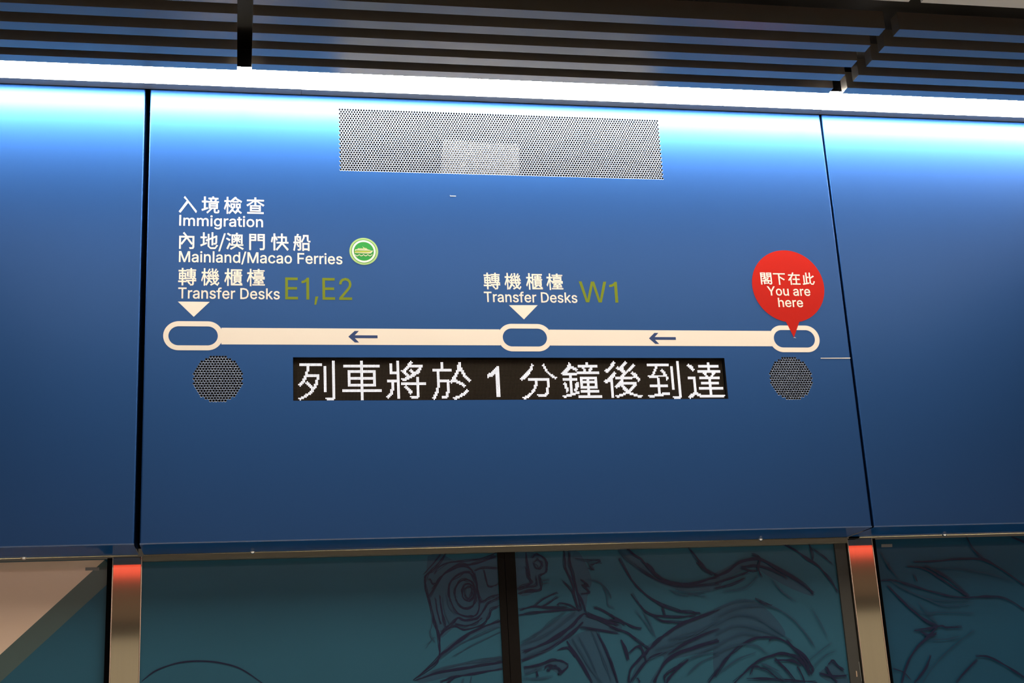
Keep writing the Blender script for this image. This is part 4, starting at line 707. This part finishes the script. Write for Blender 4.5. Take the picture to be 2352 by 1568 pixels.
b = MB(); q = [W(*p, YG-0.008) for p in ((1965.4, 1540), (1967.6, 1541), (1968.9, 1553.5), (1966.6, 1554))]
b.prism([(v.x, v.z) for v in q], YG-0.010, YG-0.008); addto(dr, b, 'latch_tongue', mat('latch_brass', (0.62, 0.46, 0.32), rough=0.35, metal=0.4))
for tt, kk in ((dl, 'L'), (dr, 'R')):
    addto(tt, TN[kk], 'sketch_shading', TONE); addto(tt, SB[kk], 'sketch_light_strokes', INK2); addto(tt, SV[kk], 'sketch_dark_strokes', INK)

# fixed windows beside the posts
zw = ZB-0.006
wx1 = PL[0]-0.013
t = bpy.data.objects.new('window_1', None); COL.objects.link(t); t.location = (-1.7, YG, 0); struct(t, 'fixed window at the left with beige area and teal print')
b = MB(); b.box(-1.73, wx1, YG, YG+0.012, 0.02, zw); addto(t, b, 'glass_pane', TEAL)
pA, pB = Vector(xz(243, 1283, YG)), Vector(xz(0, 1503.5, YG)); dd = (pB-pA)
pT = pA - dd*((pA.y-zw+0.002)/dd.y if abs(dd.y) > 1e-6 else 0)
pE = pA + dd*((-1.72-pA.x)/dd.x)
b = MB(); b.prism([(-1.72, zw-0.002), (pE.x, max(pE.y, 0.05)), (pT.x, pT.y)][::1], YG-0.0006, YG); addto(t, b, 'beige_area', mat('beige_area', (0.80, 0.60, 0.46), rough=0.28, coat=0.08))  # flat beige triangle laid over the teal pane
nrm = Vector((-dd.y, dd.x)).normalized(); nrm = nrm if nrm.y < 0 else -nrm
sh = [pT, pE, pE+nrm*0.055, pT+nrm*0.055]
sh[3] = pT + (pT-pE).normalized()*0.0 + Vector((0.055/abs(nrm.y)*0.0, 0)) + nrm*0.055
b = MB(); b.prism([(q.x, min(q.y, zw-0.002)) for q in sh], YG-0.0004, YG); addto(t, b, 'dark_green_band', mat('band_print', (0.055, 0.105, 0.105), rough=0.28, coat=0.08))
b = MB(); b.box(wx1, PL[0]-0.0005, YG-0.02, YG+0.03, 0.02, zw); addto(t, b, 'window_gasket', DARK)

t = bpy.data.objects.new('window_2', None); COL.objects.link(t); t.location = (PR[1]+0.01, YG, 0); struct(t, 'fixed window at the right with blue sketch print')
b = MB(); b.box(PR[1]+0.009, 3.55, YG, YG+0.012, 0.02, zw); addto(t, b, 'glass_pane', mat('blue_print', (0.013, 0.070, 0.130), rough=0.25, spec=0.13, coat=0.04, noise=((2.2, 2.2, 2.2), 0.08)))
b = MB(); b.box(PR[1]+0.0005, PR[1]+0.009, YG-0.02, YG+0.03, 0.02, zw); addto(t, b, 'window_gasket', DARK)
addto(t, SB['W'], 'sketch_light_strokes', mat('ink_navy', (0.010, 0.040, 0.085), rough=0.3, spec=0.22)); addto(t, SV['W'], 'sketch_dark_strokes', INK)

for (x0, y0, x1, y1), lab in (((196, 1303, 228, 1310), 'small grey label on the left window by the beige area'), ((2024, 1249.6, 2049, 1256.4), 'small grey label at the top of the right window')):
    P = [xz(x0, y1, YG), xz(x1, y1-0.5, YG), xz(x1, y0-0.5, YG), xz(x0, y0, YG)]
    o = flat('glass_label', [P], YG-0.0014, 0.0008, mat('label_grey', (0.22, 0.22, 0.22), rough=0.5)); tag(o, lab, 'label')

# ------------------------------------------------------------------ pieces that sit on a part of their thing
def nest(thing_name, part, names):
    for r in [o for o in COL.objects if o.parent is None and o.name.split('.')[0] == thing_name]:
        ps = [c for c in r.children if c.name.split('.')[0] == part]
        if not ps: continue
        for c in list(r.children):
            if c.name.split('.')[0] in names and c is not ps[0]: c.parent = ps[0]
nest('location_marker', 'balloon', ('chinese_text', 'english_text'))
nest('ferry_badge', 'boat_hull', ('boat_side', 'boat_cabin', 'boat_roof'))
nest('ferry_badge', 'green_disc', ('wave_line',))
nest('led_display', 'circuit_board', ('lit_character', 'unlit_dots'))
nest('header_panel', 'underside', ('screw', 'edge_bead', 'edge_clip'))
bars = [o for o in COL.objects if o.name.split('.')[0] == 'route_bar']
for bar, arr in zip(bars, [o for o in COL.objects if o.name.split('.')[0] == 'direction_arrow']): arr.parent = bar
for nm in ('door_1', 'door_2'): nest(nm, 'glass_pane', ('sketch_shading', 'sketch_light_strokes', 'sketch_dark_strokes'))
nest('door_2', 'door_stile', ('latch_slot', 'latch_tongue'))
nest('window_1', 'glass_pane', ('beige_area', 'dark_green_band')); nest('window_2', 'glass_pane', ('sketch_light_strokes', 'sketch_dark_strokes'))
